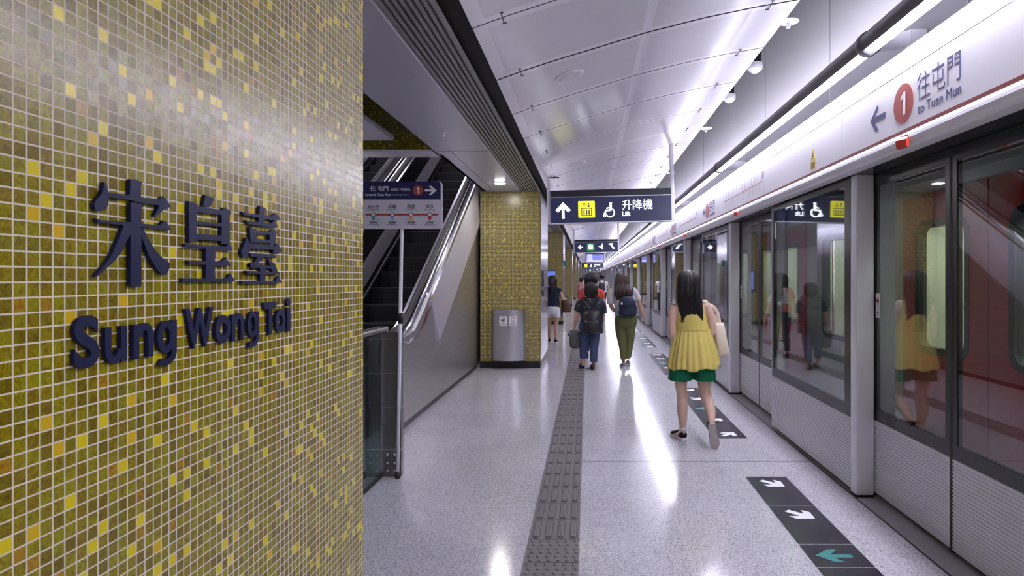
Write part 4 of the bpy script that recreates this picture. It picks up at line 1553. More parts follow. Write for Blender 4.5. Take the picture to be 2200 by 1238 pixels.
    mb.tube([(WX, px_, zp), (WX + GAP + .002, px_, zp)], .0025, M['navy'], 8)
    tag(mb.make('sign_letter'), 'navy raised %s on the gold mosaic wall' % nm, 'letter', 'raised station name letters')

# ------------------------------------------------------------------ train behind the platform doors
TX = 2.25
NT_ = 12
TWZ0, TWZ1 = .98, 1.93


def win_ring(y0, y1, z0, z1, r):
    return rrect(y0, y1, z0, z1, r, 5)


def train_panel(t, y0, y1, wy0, wy1, m, name, x0=TX, x1=TX + .06, z0=-.05, z1=2.62, wz0=TWZ0, wz1=TWZ1, r=.11):
    """a side wall with one rounded window opening"""
    hole = win_ring(wy0, wy1, wz0, wz1, r)
    n = len(hole)
    cyy, czz = (wy0 + wy1) / 2, (wz0 + wz1) / 2
    out = []
    for (a, b) in hole:
        dx, dz = a - cyy, b - czz
        k = min(((y1 if dx > 0 else y0) - cyy) / dx if abs(dx) > 1e-9 else 1e9, ((z1 if dz > 0 else z0) - czz) / dz if abs(dz) > 1e-9 else 1e9)
        out.append((cyy + dx * k, czz + dz * k))
    # move the closest point to every corner
    for c in ((y0, z0), (y0, z1), (y1, z0), (y1, z1)):
        j = min(range(n), key=lambda q: (out[q][0] - c[0]) ** 2 + (out[q][1] - c[1]) ** 2)
        out[j] = c
    vs = [(x0, a, b) for a, b in hole] + [(x0, a, b) for a, b in out] + [(x1, a, b) for a, b in hole] + [(x1, a, b) for a, b in out]
    fs = []
    for k in range(n):
        l = (k + 1) % n
        fs += [(k, l, n + l, n + k), (2 * n + k, 3 * n + k, 3 * n + l, 2 * n + l), (k, 2 * n + k, 2 * n + l, l), (n + k, n + l, 3 * n + l, 3 * n + k)]
    o = MB().add(vs, fs, m).make(name, t)
    # gasket and pane
    gi = win_ring(wy0 + .045, wy1 - .045, wz0 + .045, wz1 - .045, max(.03, r - .04))
    vs = [(x0 - .006, a, b) for a, b in hole] + [(x0 - .006, a, b) for a, b in gi] + [(x1, a, b) for a, b in hole] + [(x1, a, b) for a, b in gi]
    MB().add(vs, fs, M['rubber']).make('window_gasket', o)
    MB().prism(gi, lambda p: (x0 + .01, p[0], p[1]), lambda p: (x0 + .02, p[0], p[1]), M['train_glass']).make('window_pane', o)
    return o


train = thing('train', 'red doored silver train standing behind the glass platform doors', 'train', (0, 0, 0))
for i in range(-1, NT_):
    yc = Y0 + PITCH * i
    for a, b in ((yc - .95, yc - .006), (yc + .006, yc + .95)):
        train_panel(train, a, b, a + .17, b - .17, M['train_red'], 'train_door', TX - .02, TX + .03, .02, 2.1, 1.05, 1.92, .10)
    MB().box(TX - .012, TX + .03, yc - .006, yc + .006, .02, 2.1, M['rubber']).make('door_seal', train)
    train_panel(train, yc + .96, yc + PITCH - .96, yc + 1.38, yc + PITCH - 1.38, M['train_silver'], 'body_side', TX, TX + .06, -.05, 2.10)
    MB().box(TX, TX + .06, yc - .96, yc + PITCH - .96, 2.10, 2.75, M['train_silver']).make('cant_rail', train)
    MB().box(TX - .03, TX + .06, yc - .96, yc + PITCH - .96, -.35, -.0, M['darkgrey']).make('sole_bar', train)
    MB().tube([(TX + .45, yc - .5, .05), (TX + .45, yc - .5, 2.25)], .017, M['steelbright'], 10).make('grab_pole', train)
    MB().tube([(TX + .45, yc + .5, .05), (TX + .45, yc + .5, 2.25)], .017, M['steelbright'], 10).make('grab_pole', train)
ta, tb = Y0 - PITCH - .96, Y0 + PITCH * NT_ - .96
MB().box(TX, TX + 2.75, ta, tb, -.05, .0, M['darkgrey']).make('floor_plate', train)
MB().box(TX + 2.65, TX + 2.75, ta, tb, 0, 2.6, M['train_in']).make('far_side', train)
MB().box(TX, TX + 2.75, ta, tb, 2.30, 2.36, M['train_in']).make('inner_ceiling', train)
MB().box(TX + .5, TX + .62, ta + .3, tb - .3, 2.285, 2.298, M['train_light']).make('ceiling_lamp', train)
MB().box(TX + 2.0, TX + 2.12, ta + .3, tb - .3, 2.285, 2.298, M['train_light']).make('ceiling_lamp', train)
MB().box(TX, TX + 2.75, ta - .05, ta, -.05, 2.7, M['train_in']).make('end_wall', train)
MB().box(TX, TX + 2.75, tb, tb + .05, -.05, 2.7, M['train_silver']).make('end_wall', train)
MB().box(TX, TX + 2.75, ta, tb, 2.7, 2.8, M['train_silver']).make('roof', train)
# ------------------------------------------------------------------ people
SKIN = mat('skin', (0.46, 0.275, 0.205), 0.48, 0, .4, .06, 18)
SKIN2 = mat('lighter skin', (0.60, 0.395, 0.305), 0.48, 0, .4, .05, 18)
HAIR_B = mat('black hair', (0.008, 0.007, 0.008), 0.34, 0, .5, .35, 160, .25, 0, (1, 1, .06))
HAIR_BR = mat('brown hair', (0.035, 0.017, 0.012), 0.40, 0, .5, .35, 160, .25, 0, (1, 1, .06))


def cloth(name, col, rough=.85, n=.10, sc=14, b=.35):
    return mat(name, col, rough, 0, .2, n, sc, b)


def catmull(ctrl, sub=5):
    c = [Vector(p) if len(p) <= 4 else p for p in ctrl]
    c = [tuple(p) for p in ctrl]
    out = []
    n = len(c)
    for i in range(n - 1):
        p0, p1, p2, p3 = c[max(0, i - 1)], c[i], c[i + 1], c[min(n - 1, i + 2)]
        for k in range(sub):
            t = k / sub
            out.append(tuple(0.5 * (2 * b + (d - a) * t + (2 * a - 5 * b + 4 * d - e) * t * t + (-a + 3 * b - 3 * d + e) * t ** 3)
                             for a, b, d, e in zip(p0, p1, p2, p3)))
    out.append(c[-1])
    return out


def limb(mb, ctrl, m, n=14, sub=5, ref=(1, 0, 0)):
    """ctrl: (x, y, z, ra, rb)"""
    q = catmull([p if len(p) == 5 else (*p, p[3]) for p in ctrl], sub)
    mb.tube([p[:3] for p in q], [(max(.001, p[3]), max(.001, p[4])) for p in q], m, n, True, True, ref)


def rings_z(mb, rows, m, n=40, sub=4, mod=None):
    """rows: (cx, cy, z, rx, ry) horizontal ovals from top to bottom"""
    q = catmull(rows, sub)
    rr = []
    for j, (cx, cy, z, rx, ry) in enumerate(q):
        ring = []
        for k in range(n):
            a = 2 * math.pi * k / n
            f = mod(a, j / (len(q) - 1)) if mod else 1.0
            dz = 0.0
            if isinstance(f, tuple):
                f, dz = f
            ring.append((cx + rx * f * math.cos(a), cy + ry * f * math.sin(a), z + dz))
        rr.append(ring)
    mb.rings(rr, m, True, True)


def remesh(mb, name, m, parent, voxel=.008, smooth=5, loc=None, mats=None):
    me = mb.mesh('raw')
    o = bpy.data.objects.new(name, me)
    COL.objects.link(o)
    r = o.modifiers.new('r', 'REMESH')
    r.mode = 'VOXEL'
    r.voxel_size = voxel
    r.use_smooth_shade = True
    sm = o.modifiers.new('s', 'SMOOTH')
    sm.iterations = smooth
    sm.factor = .5
    dg = bpy.context.evaluated_depsgraph_get()
    dg.update()
    me2 = bpy.data.meshes.new_from_object(o.evaluated_get(dg))
    o.modifiers.clear()
    o.data = me2
    bpy.data.meshes.remove(me)
    me2.materials.clear()
    me2.materials.append(m)
    me2.name = name
    for p in me2.polygons:
        p.use_smooth = True
        p.material_index = 0
    if parent is not None:
        o.parent = parent
    return o


def hand(mb, w, d, side, palm, m, s=1.0, curl=.35):
    """hand from wrist w along d; side points to the thumb, palm is the direction the palm faces"""
    w, d = Vector(w), Vector(d).normalized()
    palm = Vector(palm)
    palm = (palm - d * palm.dot(d)).normalized()
    sd = Vector(side)
    sd = sd - d * sd.dot(d) - palm * sd.dot(palm)
    sd.normalize()
    k = w + d * .078 * s
    pts = [w - d * .02, w + d * .018 * s, w + d * .05 * s, k]
    mb.tube(pts, [(.022 * s, .017 * s), (.028 * s, .016 * s), (.037 * s, .015 * s), (.038 * s, .012 * s)], m, 12, True, True, tuple(sd))
    for q, (off, ln) in enumerate(((.028, .068), (.010, .077), (-.009, .072), (-.027, .056))):
        p0 = k + sd * off * s - d * .012
        a = curl * (.8 + .15 * q)
        pp = [p0]
        dirn = d + sd * off * 1.2
        for j, fr in enumerate((.45, .32, .23)):
            ang = a * (j + .4)
            v = (dirn.normalized() * math.cos(ang) + palm * math.sin(ang))
            pp.append(pp[-1] + v * (ln * fr + (.012 if j == 0 else 0)) * s)
        mb.tube(pp, [.0088 * s, .0086 * s, .0078 * s, .0062 * s], m, 8)
    b = w + d * .018 * s + sd * .022 * s
    t1 = b + (d * .6 + sd * .75 + palm * .25).normalized() * .036 * s
    t2 = t1 + (d * .85 + sd * .25 + palm * .35).normalized() * .030 * s
    t3 = t2 + (d * .9 + palm * .4).normalized() * .022 * s
    mb.tube([b, t1, t2, t3], [.013 * s, .0105 * s, .0095 * s, .007 * s], m, 8)


def head(mb, c, s, m, yaw=0.0):
    """c: centre; the face looks to +Y turned by yaw"""
    cx, cy, cz = c
    bm = bmesh.new()
    bmesh.ops.create_uvsphere(bm, u_segments=28, v_segments=20, radius=1.0)
    ca, sa = math.cos(yaw), math.sin(yaw)

    def W(x, y, z):
        return (cx + s * (x * ca - y * sa), cy + s * (x * sa + y * ca), cz + s * z)
    for v in bm.verts:
        x, y, z = v.co
        jaw = 1.0 - .28 * max(0, -z) ** 1.3
        v.co = W(x * .076 * jaw, (y + .10 * max(0, -z) * (1 if y > 0 else 0)) * .094 * (1 - .12 * max(0, -z)) - (.012 if z < 0 and y < 0 else 0) * -z, z * .115)
    mb.bm(bm, m, True)
    mb.tube([W(0, .088, .012), W(0, .100, -.012), W(0, .106, -.028), W(0, .094, -.036)], [.007 * s, .010 * s, .013 * s, .008 * s], m, 8)
    for sx in (-1, 1):
        mb.ball(W(sx * .077, -.004, -.008), (.010 * s, .019 * s, .031 * s), m, 10, 8)
        mb.tube([W(sx * .050, .076, .024), W(sx * .030, .088, .028), W(sx * .014, .090, .024)], .007 * s, m, 6)
    mb.tube([W(-.022, .086, -.060), W(0, .096, -.058), W(.022, .086, -.060)], [.004 * s, .008 * s, .004 * s], m, 8)
    return W


def face_parts(t, W, s):
    for sx in (-1, 1):
        MB().ball(W(sx * .032, .083, .004), .0105 * s, M['stick_white'], 10, 8).make('eye', t)
    MB().tube([W(-.02, .090, -.060), W(0, .101, -.059), W(.02, .090, -.060)], [.003 * s, .005 * s, .003 * s], M['brownsign'], 8).make('lips', t)


def shoe(t, heel, toe, up, mu, ms, width=.043, ankle=None):
    heel, toe, up = Vector(heel), Vector(toe), Vector(up).normalized()
    f = (toe - heel)
    L = f.length
    f.normalize()
    up = (up - f * up.dot(f)).normalized()
    s = f.cross(up)
    ws = [(.0, .55), (.06, .72), (.2, .80), (.42, .74), (.62, .95), (.78, 1.0), (.92, .80), (1.0, .42)]
    rings = []
    for a, q in ws:
        c = heel + f * (L * a)
        hw = width * q
        rings.append([c + s * hw, c + s * hw * .98 + up * .024, c - s * hw * .98 + up * .024, c - s * hw])
    MB().rings([[p[:] for p in r] for r in rings], ms, False).make('shoe_sole', t)
    hs = [(.01, .072, .70), (.08, .082, .78), (.22, .080, .80), (.40, .070, .74), (.58, .054, .88), (.76, .042, .92), (.91, .032, .74), (.985, .022, .40)]
    rr = []
    for a, h, q in hs:
        c = heel + f * (L * a) + up * .016
        hw = width * q * .97
        ring = []
        for k in range(14):
            an = 2 * math.pi * k / 14
            ring.append(c + s * hw * math.cos(an) * (1 if math.sin(an) < .3 else .92) + up * (h * (.5 + .5 * math.sin(an))))
        rr.append([p[:] for p in ring])
    MB().rings(rr, mu, True).make('shoe_upper', t)


def hair(t, rows, m, strands=120, seed=3, jag=.03, rad=.0042, sub=5, smooth_n=32, name='hair', close_front=1.0):
    rnd = random.Random(seed)
    mb = MB()
    rings_z(mb, rows, m, smooth_n, sub)
    q = catmull(rows, sub)
    n = len(q)
    for k in range(strands):
        a = rnd.uniform(0, 2 * math.pi)
        st = rnd.randint(0, max(1, n // 4))
        pts, rd = [], []
        da = rnd.uniform(-.10, .10)
        off = rnd.uniform(1.0, 1.035)
        for j in range(st, n):
            cx, cy, z, rx, ry = q[j]
            f = (j - st) / max(1, n - 1 - st)
            aa = a + da * f
            pts.append((cx + rx * off * math.cos(aa), cy + ry * off * math.sin(aa), z))
            rd.append(rad * (.6 + .4 * math.sin(math.pi * min(1, f + .2))))
        cx, cy, z, rx, ry = q[-1]
        pts.append((pts[-1][0] + rnd.uniform(-.006, .006), pts[-1][1], pts[-1][2] - rnd.uniform(.2, 1.0) * jag))
        rd.append(rad * .25)
        mb.tube(pts, rd, m, 5)
    return mb.make(name, t)


def person(label, loc, group=None):
    return thing('person', label, 'person', loc, group)


def conv(Y, base, crop):
    """crop: (x0, y0, scale) of a zoomed view; returns a function to local coordinates of a figure standing at Y"""
    x0, y0, sc = crop
    bx = (base - VX) * Y / FPX

    def f(cx, cy, y=0.0):
        px, py = x0 + cx / sc, y0 + cy / sc
        X, Z = at(px, py, Y + y)
        return (X - bx, y, Z)
    return f, (bx, Y, 0)


C6 = (1150, 560, 4.585)
C7 = (1360, 540, 2.814)

# ---- woman in yellow top and green shorts -------------------------------------------------
f, loc = conv(6.0, 1490, C7)
t = person('person in yellow sleeveless top and green shorts walking away, one heel lifted', loc)
yel = cloth('yellow cotton', (0.60, 0.485, 0.135), .8, .06, 10, .3)
grn = cloth('green cotton', (0.008, 0.135, 0.062), .8, .1, 12, .3)
b = MB()
hx, hy, hz = -.050, .015, 1.462
Wf = head(b, (hx, hy, hz), .95, SKIN2, .12)
limb(b, [(-.048, .0, 1.42, .048, .052), (-.042, -.01, 1.33, .050, .055), (-.038, -.01, 1.27, .075, .060)], SKIN2)
rings_z(b, [(-.038, -.01, 1.325, .055, .05), (-.038, -.01, 1.295, .115, .065), (-.036, -.005, 1.25, .150, .082), (-.03, 0, 1.15, .140, .098), (-.02, 0, 1.02, .122, .090), (-.01, 0, .90, .150, .108), (-.005, 0, .80, .165, .115), (-.005, 0, .68, .13, .10)], SKIN2, 24)
# arms: both forearms bent forward
limb(b, [(-.175, 0, 1.275, .045, .045), (-.197, -.005, 1.20, .045, .048), (-.205, -.02, 1.10, .038, .042), (-.203, -.02, 1.00, .035, .038), (-.175, .06, .985, .036, .034), (-.11, .17, 1.04, .030, .028), (-.07, .24, 1.085, .023, .020)], SKIN2)
hand(b, (-.07, .24, 1.085), (.15, .5, .45), (1, 0, .2), (.2, -.4, .9), SKIN2, .95, .5)
limb(b, [(.112, 0, 1.285, .045, .045), (.150, -.005, 1.20, .044, .047), (.172, -.01, 1.10, .038, .042), (.170, .0, 1.01, .035, .038), (.13, .08, 1.01, .034, .033), (.06, .19, 1.06, .029, .027), (.02, .25, 1.095, .023, .020)], SKIN2)
hand(b, (.02, .25, 1.095), (-.2, .5, .4), (-1, 0, .2), (-.2, -.4, .9), SKIN2, .95, .5)
# legs
limb(b, [(-.085, 0, .80, .085, .09), (-.115, 0, .66, .078, .082), (-.118, .005, .54, .060, .064), (-.106, .005, .41, .050, .054), (-.108, -.012, .32, .052, .056), (-.104, -.008, .22, .044, .048), (-.098, .01, .12, .030, .033), (-.098, .015, .07, .030, .034)], SKIN2)
limb(b, [(-.098, .012, .08, .030, .034), (-.13, .07, .04, .032, .028), (-.155, .12, .03, .03, .02)], SKIN2)
limb(b, [(.085, 0, .80, .085, .09), (.103, .02, .66, .080, .082), (.108, .03, .54, .068, .070), (.122, .03, .42, .055, .056), (.128, -.06, .375, .054, .056), (.128, -.17, .315, .047, .049), (.120, -.265, .245, .031, .033), (.116, -.30, .205, .032, .034)], SKIN2)
limb(b, [(.116, -.30, .205, .032, .034), (.130, -.285, .12, .030, .03), (.145, -.27, .05, .03, .02)], SKIN2)
remesh(b, 'body', SKIN2, t, .006, 5)
face_parts(t, Wf, .95)


def pleat(a, v):
    g = max(0.0, (v - .42) / .58)
    w1 = math.sin(a * 23 + 1.3 * math.sin(a * 3)) * .045 + math.sin(a * 11 + 2) * .035
    return (1.0 + g * w1, -.012 * g * math.sin(a * 7 + 1) - .02 * g * (math.cos(a + 2.2)))


mb = MB()
rings_z(mb, [(-.040, -.008, 1.318, .085, .055), (-.040, -.006, 1.300, .126, .080), (-.036, -.002, 1.262, .142, .098), (-.030, 0, 1.19, .146, .112), (-.018, 0, 1.10, .158, .116), (-.008, 0, 1.056, .163, .117),
             (-.006, 0, 1.046, .168, .121), (-.006, 0, .95, .192, .15), (-.003, 0, .82, .225, .18), (.0, 0, .705, .244, .20)], yel, 160, 6, pleat)
mb.make('blouse', t)
mb = MB()
rings_z(mb, [(-.006, 0, 1.058, .166, .120), (-.006, 0, 1.052, .1685, .1225), (-.006, 0, 1.046, .166, .120)], yel, 60, 3)
mb.make('waist_seam', t)
mb = MB()
rings_z(mb, [(-.003, 0, .88, .15, .115), (-.003, 0, .78, .19, .13), (-.003, 0, .70, .20, .135), (-.003, 0, .66, .17, .12)], grn, 40, 5)
rings_z(mb, [(-.09, 0, .80, .09, .11), (-.115, 0, .68, .108, .125), (-.128, 0, .575, .114, .13)], grn, 36, 4, lambda a, v: 1 + .05 * v * math.sin(a * 5 + 1))
rings_z(mb, [(.085, .0, .80, .09, .11), (.10, .01, .68, .104, .125), (.112, .02, .572, .110, .13)], grn, 36, 4, lambda a, v: 1 + .05 * v * math.sin(a * 5))
remesh(mb, 'shorts', grn, t, .007, 3)
shb, shw = cloth('black canvas', (.014, .014, .022)), mat('white rubber', (.68, .66, .66), .5)
shoe(t, (-.088, -.015, .002), (-.175, .205, .002), (0, 0, 1), shb, shw, .044)
shoe(t, (.104, -.345, .235), (.150, -.300, .006), (.0, 1, .2), shb, mat('worn sole', (.40, .35, .33), .7), .044)
MB().tube([(-.099, .012, .10), (-.098, .012, .135)], [(.036, .040), (.033, .036)], shw, 14).make('sock', t)
# long black hair down to the shoulder blades
hair(t, [(hx, hy - .005, 1.612, .012, .015), (hx, hy - .01, 1.604, .052, .062), (hx, hy - .018, 1.572, .088, .092), (hx, hy - .028, 1.52, .102, .098), (hx, hy - .036, 1.45, .108, .096), (hx + .002, hy - .050, 1.37, .112, .088),
         (hx + .008, hy - .072, 1.29, .112, .062), (hx + .018, hy - .090, 1.22, .106, .036), (hx + .022, hy - .098, 1.185, .098, .022)], HAIR_B, 300, 5, .065, .0045)
# cream tote bag on the far shoulder
t = thing('tote_bag', 'cream canvas tote bag hanging from the shoulder of the person in yellow', 'bag', (loc[0], loc[1], 0))
cream = cloth('cream canvas', (.72, .61, .50), .85, .05, 20, .25)
rows = []
for v in [k / 10 for k in range(11)]:
    xl, zl = .172 + (.235 - .172) * v, 1.105 + (.785 - 1.105) * v
    xr, zr = .292 + (.352 - .292) * v, 1.115 + (.805 - 1.115) * v
    th = .028 + .03 * math.sin(math.pi * min(1, v * .85 + .1))
    ring = []
    for k in range(24):
        a = 2 * math.pi * k / 24
        c = abs(math.cos(a)) ** .6 * (1 if math.cos(a) > 0 else -1)
        s_ = abs(math.sin(a)) ** .9 * (1 if math.sin(a) > 0 else -1)
        u = .5 + .5 * c
        ring.append((xl + (xr - xl) * u, .035 + th * s_ + .004 * math.sin(u * 9 + v * 7), zl + (zr - zl) * u))
    rows.append(ring)
MB().rings(rows, cream, True).make('bag_body', t)
for dy, a0, a1 in ((-.012, (.185, 1.09), (.095, 1.335)), (.045, (.268, 1.10), (.155, 1.300))):
    mb = MB()
    pts = catmull([(a0[0], .03 + dy, a0[1] - .05), (a0[0] - .012, .02 + dy, a0[1] + .03), ((a0[0] + a1[0]) / 2 + .018, .0 + dy, (a0[1] + a1[1]) / 2 + .02), (a1[0] + .02, -.01 + dy, a1[1] - .025), (a1[0] - .012, .02 + dy, a1[1] - .008), (a1[0] + .02, .10, a1[1] - .06), (a0[0] - .01, .07, a0[1] - .02)], 5)
    mb.tube(pts, [(.017, .003)] * len(pts), cream, 10)
    mb.make('strap', t)

# ---- generic helpers for the other walkers --------------------------------------------------
def torso_rows(sx, sy, sz, rx, hipz, k=1.0):
    return [(sx, sy, sz + .06, .05 * k, .05), (sx, sy, sz + .03, rx * .70, .07), (sx, sy, sz - .02, rx * .93, .09), (sx, sy, sz - .14, rx * .90, .108), (sx, sy, sz - .28, rx * .80, .10), (sx, sy, hipz + .05, rx * .88, .115), (sx, sy, hipz - .06, rx * .86, .11)]


# ---- woman with olive trousers and navy backpack ---------------------------------------------
f, loc = conv(10.9, 1343, C6)
t = person('person in pale grey shirt and olive trousers with long dark hair', loc)
gry = cloth('pale grey shirt', (.46, .44, .43))
olv = cloth('olive trousers', (.112, .118, .046), .8, .1, 12, .3)
b = MB()
hd = f(850, 215)
Wf = head(b, (hd[0], .01, 1.475), .95, SKIN)
limb(b, [(hd[0], 0, 1.42, .05, .052), (hd[0], -.01, 1.33, .055, .058)], SKIN)
rings_z(b, torso_rows(-.012, 0, 1.27, .185, .90), SKIN, 24)
S_ = lambda cx, cy, r, y=0.0, q=None: (*f(cx, cy, y), r, q or r)
limb(b, [S_(965, 290, .045), S_(1000, 340, .046), S_(1020, 400, .042), S_(1040, 470, .037, .01), S_(1060, 530, .034, .03), S_(1078, 578, .026, .05)], SKIN)
w0 = f(1078, 578, .05)
hand(b, w0, (.06, .05, -.5), (-.2, 1, 0), (-1, 0, 0), SKIN, .95, .4)
limb(b, [S_(750, 290, .045), S_(735, 350, .045), S_(738, 420, .038, .02), S_(765, 480, .034, .08), S_(800, 500, .026, .16)], SKIN)
hand(b, f(800, 500, .16), (.5, .5, 0), (0, 0, 1), (.3, -1, 0), SKIN, .95, .6)
for pts in ([(842, 585, .08), (850, 720, .07), (862, 850, .042, -.015), (866, 960, .034), (868, 1010, .034)], [(920, 585, .08), (928, 700, .07, .01), (930, 800, .042, .035), (918, 890, .034, .015), (912, 975, .034)]):
    limb(b, [S_(*p) for p in pts], SKIN)
remesh(b, 'body', SKIN, t, .008, 5)
face_parts(t, Wf, .95)
mb = MB()
rings_z(mb, [(hd[0], -.005, 1.345, .07, .065), (hd[0] - .002, 0, 1.325, .13, .085), (hd[0] - .006, 0, 1.285, .185, .105), (-.012, 0, 1.2, .195, .125), (-.01, 0, 1.08, .178, .12), (.012, 0, .96, .185, .13), (.013, 0, .885, .19, .135)], gry, 40, 5, lambda a, v: 1 + .012 * math.sin(a * 9 + v * 9))
limb(mb, [S_(950, 285, .065), S_(985, 330, .066), S_(1015, 395, .060)], gry)
limb(mb, [S_(765, 285, .065), S_(742, 340, .066), S_(740, 425, .060)], gry)
remesh(mb, 'shirt', gry, t, .008, 4)
mb = MB()
rings_z(mb, [(.013, 0, .93, .16, .12), (.013, -.005, .84, .188, .145), (.01, -.005, .75, .19, .14), (.01, 0, .68, .16, .12)], olv, 40, 4)
limb(mb, [S_(840, 600, .10), S_(843, 700, .095, -.005), S_(852, 790, .076, 0), S_(862, 880, .060, -.02, .062), S_(866, 975, .050, -.03, .052)], olv)
limb(mb, [S_(925, 600, .10), S_(930, 700, .095, -.005), S_(932, 790, .076, .04), S_(924, 870, .062, .02), S_(914, 955, .052, 0)], olv)
remesh(mb, 'trousers', olv, t, .008, 3)
gs, gsole = cloth('mauve grey trainers', (.28, .25, .28)), mat('pale sole', (.55, .53, .55), .6)
h0 = f(878, 1062)
shoe(t, (h0[0], -.12, .0), (h0[0] - .05, .12, .0), (0, 0, 1), gs, gsole, .045)
h1 = f(915, 1030)
shoe(t, (h1[0], .10, .012), (h1[0] + .02, .34, .0), (0, 0, 1), gs, gsole, .045)
hair(t, [(hd[0], 0, 1.618, .012, .012), (hd[0], -.005, 1.608, .055, .06), (hd[0], -.015, 1.57, .092, .095), (hd[0], -.025, 1.5, .108, .10), (hd[0], -.035, 1.42, .120, .10), (f(858, 300)[0], -.07, 1.33, .138, .09), (f(860, 340)[0], -.10, 1.25, .145, .06), (f(862, 370)[0], -.11, 1.195, .12, .03)], HAIR_BR, 190, 9, .05, .006)
t = thing('backpack', 'small navy backpack with flap on the person in olive trousers', 'backpack', loc)
nv = cloth('navy nylon', (.022, .026, .050), .6)
mb = MB()
a0, a1 = f(820, 380), f(985, 565)
cx = (a0[0] + a1[0]) / 2
rings_z(mb, [(cx - .01, -.165, 1.215, .055, .03), (cx - .005, -.175, 1.19, .10, .055), (cx, -.185, 1.10, .140, .075), (cx, -.19, .99, .147, .085), (cx, -.185, .91, .147, .08), (cx, -.175, .885, .12, .06)], nv, 36, 4)
mb.make('bag_body', t)
mb = MB()
rings_z(mb, [(cx - .01, -.19, 1.222, .05, .03), (cx - .005, -.20, 1.19, .098, .055), (cx, -.212, 1.12, .13, .068), (cx, -.218, 1.06, .128, .066)], nv, 36, 4)
mb.make('flap', t)
MB().ball((cx - .10, -.255, 1.10), (.016, .012, .024), M['stick_white'], 10, 8).make('tag', t)
for sx in (-1, 1):
    mb = MB()
    mb.tube(catmull([(cx + sx * .07, -.135, 1.19), (cx + sx * .09, -.10, 1.33), (cx + sx * .10, .02, 1.355), (cx + sx * .12, .12, 1.27), (cx + sx * .13, .135, 1.1), (cx + sx * .175, .08, 1.0), (cx + sx * .15, -.11, .95)], 4), [(.018, .005)] * 25, nv, 8)
    mb.make('strap', t)
mb = MB()
mb.tube(catmull([f(975, 545, -.12), f(1010, 505, -.1), f(1022, 545, -.1), f(990, 560, -.12)], 4), .006, nv, 6)
mb.make('loose_strap', t)

# ---- older woman with dark patterned shirt and black backpack -------------------------------
f, loc = conv(10.6, 1267, C6)
loc = (loc[0], loc[1], .0102)                # stands on the raised tactile tiles
t = person('short person in dark patterned shirt and cropped blue jeans with bobbed hair', loc)
prm, pnt, pb = principled('dark printed shirt')
kk = NT(pnt)
tcn = kk.node('ShaderNodeTexCoord')
vr = kk.node('ShaderNodeTexVoronoi', feature='DISTANCE_TO_EDGE')
vr.inputs['Scale'].default_value = 13
kk.link(tcn.outputs['Object'], vr.inputs['Vector'])
nzn = kk.node('ShaderNodeTexNoise')
nzn.inputs['Scale'].default_value = 9
kk.link(tcn.outputs['Object'], nzn.inputs['Vector'])
msk = kk.m('MULTIPLY', kk.m('LESS_THAN', vr.outputs['Distance'], .035), kk.m('GREATER_THAN', nzn.outputs['Fac'], .56))
kk.link(kk.mix(msk, (.010, .011, .020), (.20, .22, .25)), pb.inputs['Base Color'])
pb.inputs['Roughness'].default_value = .8
jean = cloth('blue denim', (.048, .064, .125), .85, .15, 16, .3)
S_ = lambda cx, cy, r, y=0.0, q=None: (*f(cx, cy, y), r, q or r)
b = MB()
hd = f(550, 290)
Wf = head(b, (hd[0], .01, hd[2] - .02), .92, SKIN)
limb(b, [(hd[0], 0, hd[2] - .06, .05, .052), (hd[0], -.01, 1.15, .06, .06)], SKIN)
rings_z(b, torso_rows(f(562, 0)[0], 0, 1.08, .19, .76), SKIN, 24)
limb(b, [S_(440, 440, .048), S_(418, 510, .044), S_(400, 570, .038), S_(388, 625, .033, .01), S_(378, 672, .026, .02)], SKIN)
hand(b, f(378, 668, .02), (-.03, .05, -.5), (.3, 1, 0), (1, -.2, 0), SKIN, .92, .75)
limb(b, [S_(655, 450, .048), S_(662, 520, .042), S_(660, 580, .037, .03), S_(645, 630, .032, .10), S_(625, 650, .025, .16)], SKIN)
hand(b, f(625, 650, .16), (-.4, .5, -.1), (0, 0, 1), (-.6, -.6, 0), SKIN, .92, .5)
for pts in ([(485, 700, .09), (478, 820, .07), (474, 930, .045), (474, 1010, .036), (470, 1040, .036)], [(585, 700, .09), (578, 850, .07), (578, 960, .045), (575, 1030, .036), (572, 1065, .036)]):
    limb(b, [S_(*p) for p in pts], SKIN)
remesh(b, 'body', SKIN, t, .008, 5)
face_parts(t, Wf, .92)
mb = MB()
c0 = f(556, 0)[0]
rings_z(mb, [(hd[0], -.005, f(0, 362)[2], .075, .065), (hd[0] + .005, 0, f(0, 378)[2], .15, .085), (c0 + .01, 0, f(0, 410)[2], .195, .115), (c0, 0, f(0, 500)[2], .195, .135), (c0 - .005, 0, f(0, 600)[2], .19, .135), (c0 - .012, 0, f(0, 690)[2], .205, .145), (c0 - .015, 0, f(0, 722)[2], .205, .145)], prm, 40, 5, lambda a, v: 1 + .012 * math.sin(a * 8 + v * 7))
limb(mb, [S_(460, 420, .075), S_(440, 450, .078), S_(418, 508, .070)], prm)
limb(mb, [S_(630, 420, .075), S_(655, 460, .078), S_(668, 530, .068)], prm)
remesh(mb, 'shirt', prm, t, .008, 4)
mb = MB()
rings_z(mb, [(f(535, 0)[0], 0, .80, .16, .12), (f(535, 0)[0], -.005, .70, .18, .135), (f(535, 0)[0], 0, .60, .165, .12)], jean, 36, 4)
limb(mb, [S_(490, 690, .10), S_(482, 780, .088), S_(478, 870, .070, .0), S_(473, 968, .060, 0)], jean)
limb(mb, [S_(580, 690, .10), S_(580, 790, .088), S_(578, 890, .070, -.02), S_(576, 1002, .062, -.03)], jean)
remesh(mb, 'jeans', jean, t, .008, 3)
bk = mat('black shoe', (.008, .008, .009), .5)
h0 = f(466, 1066)
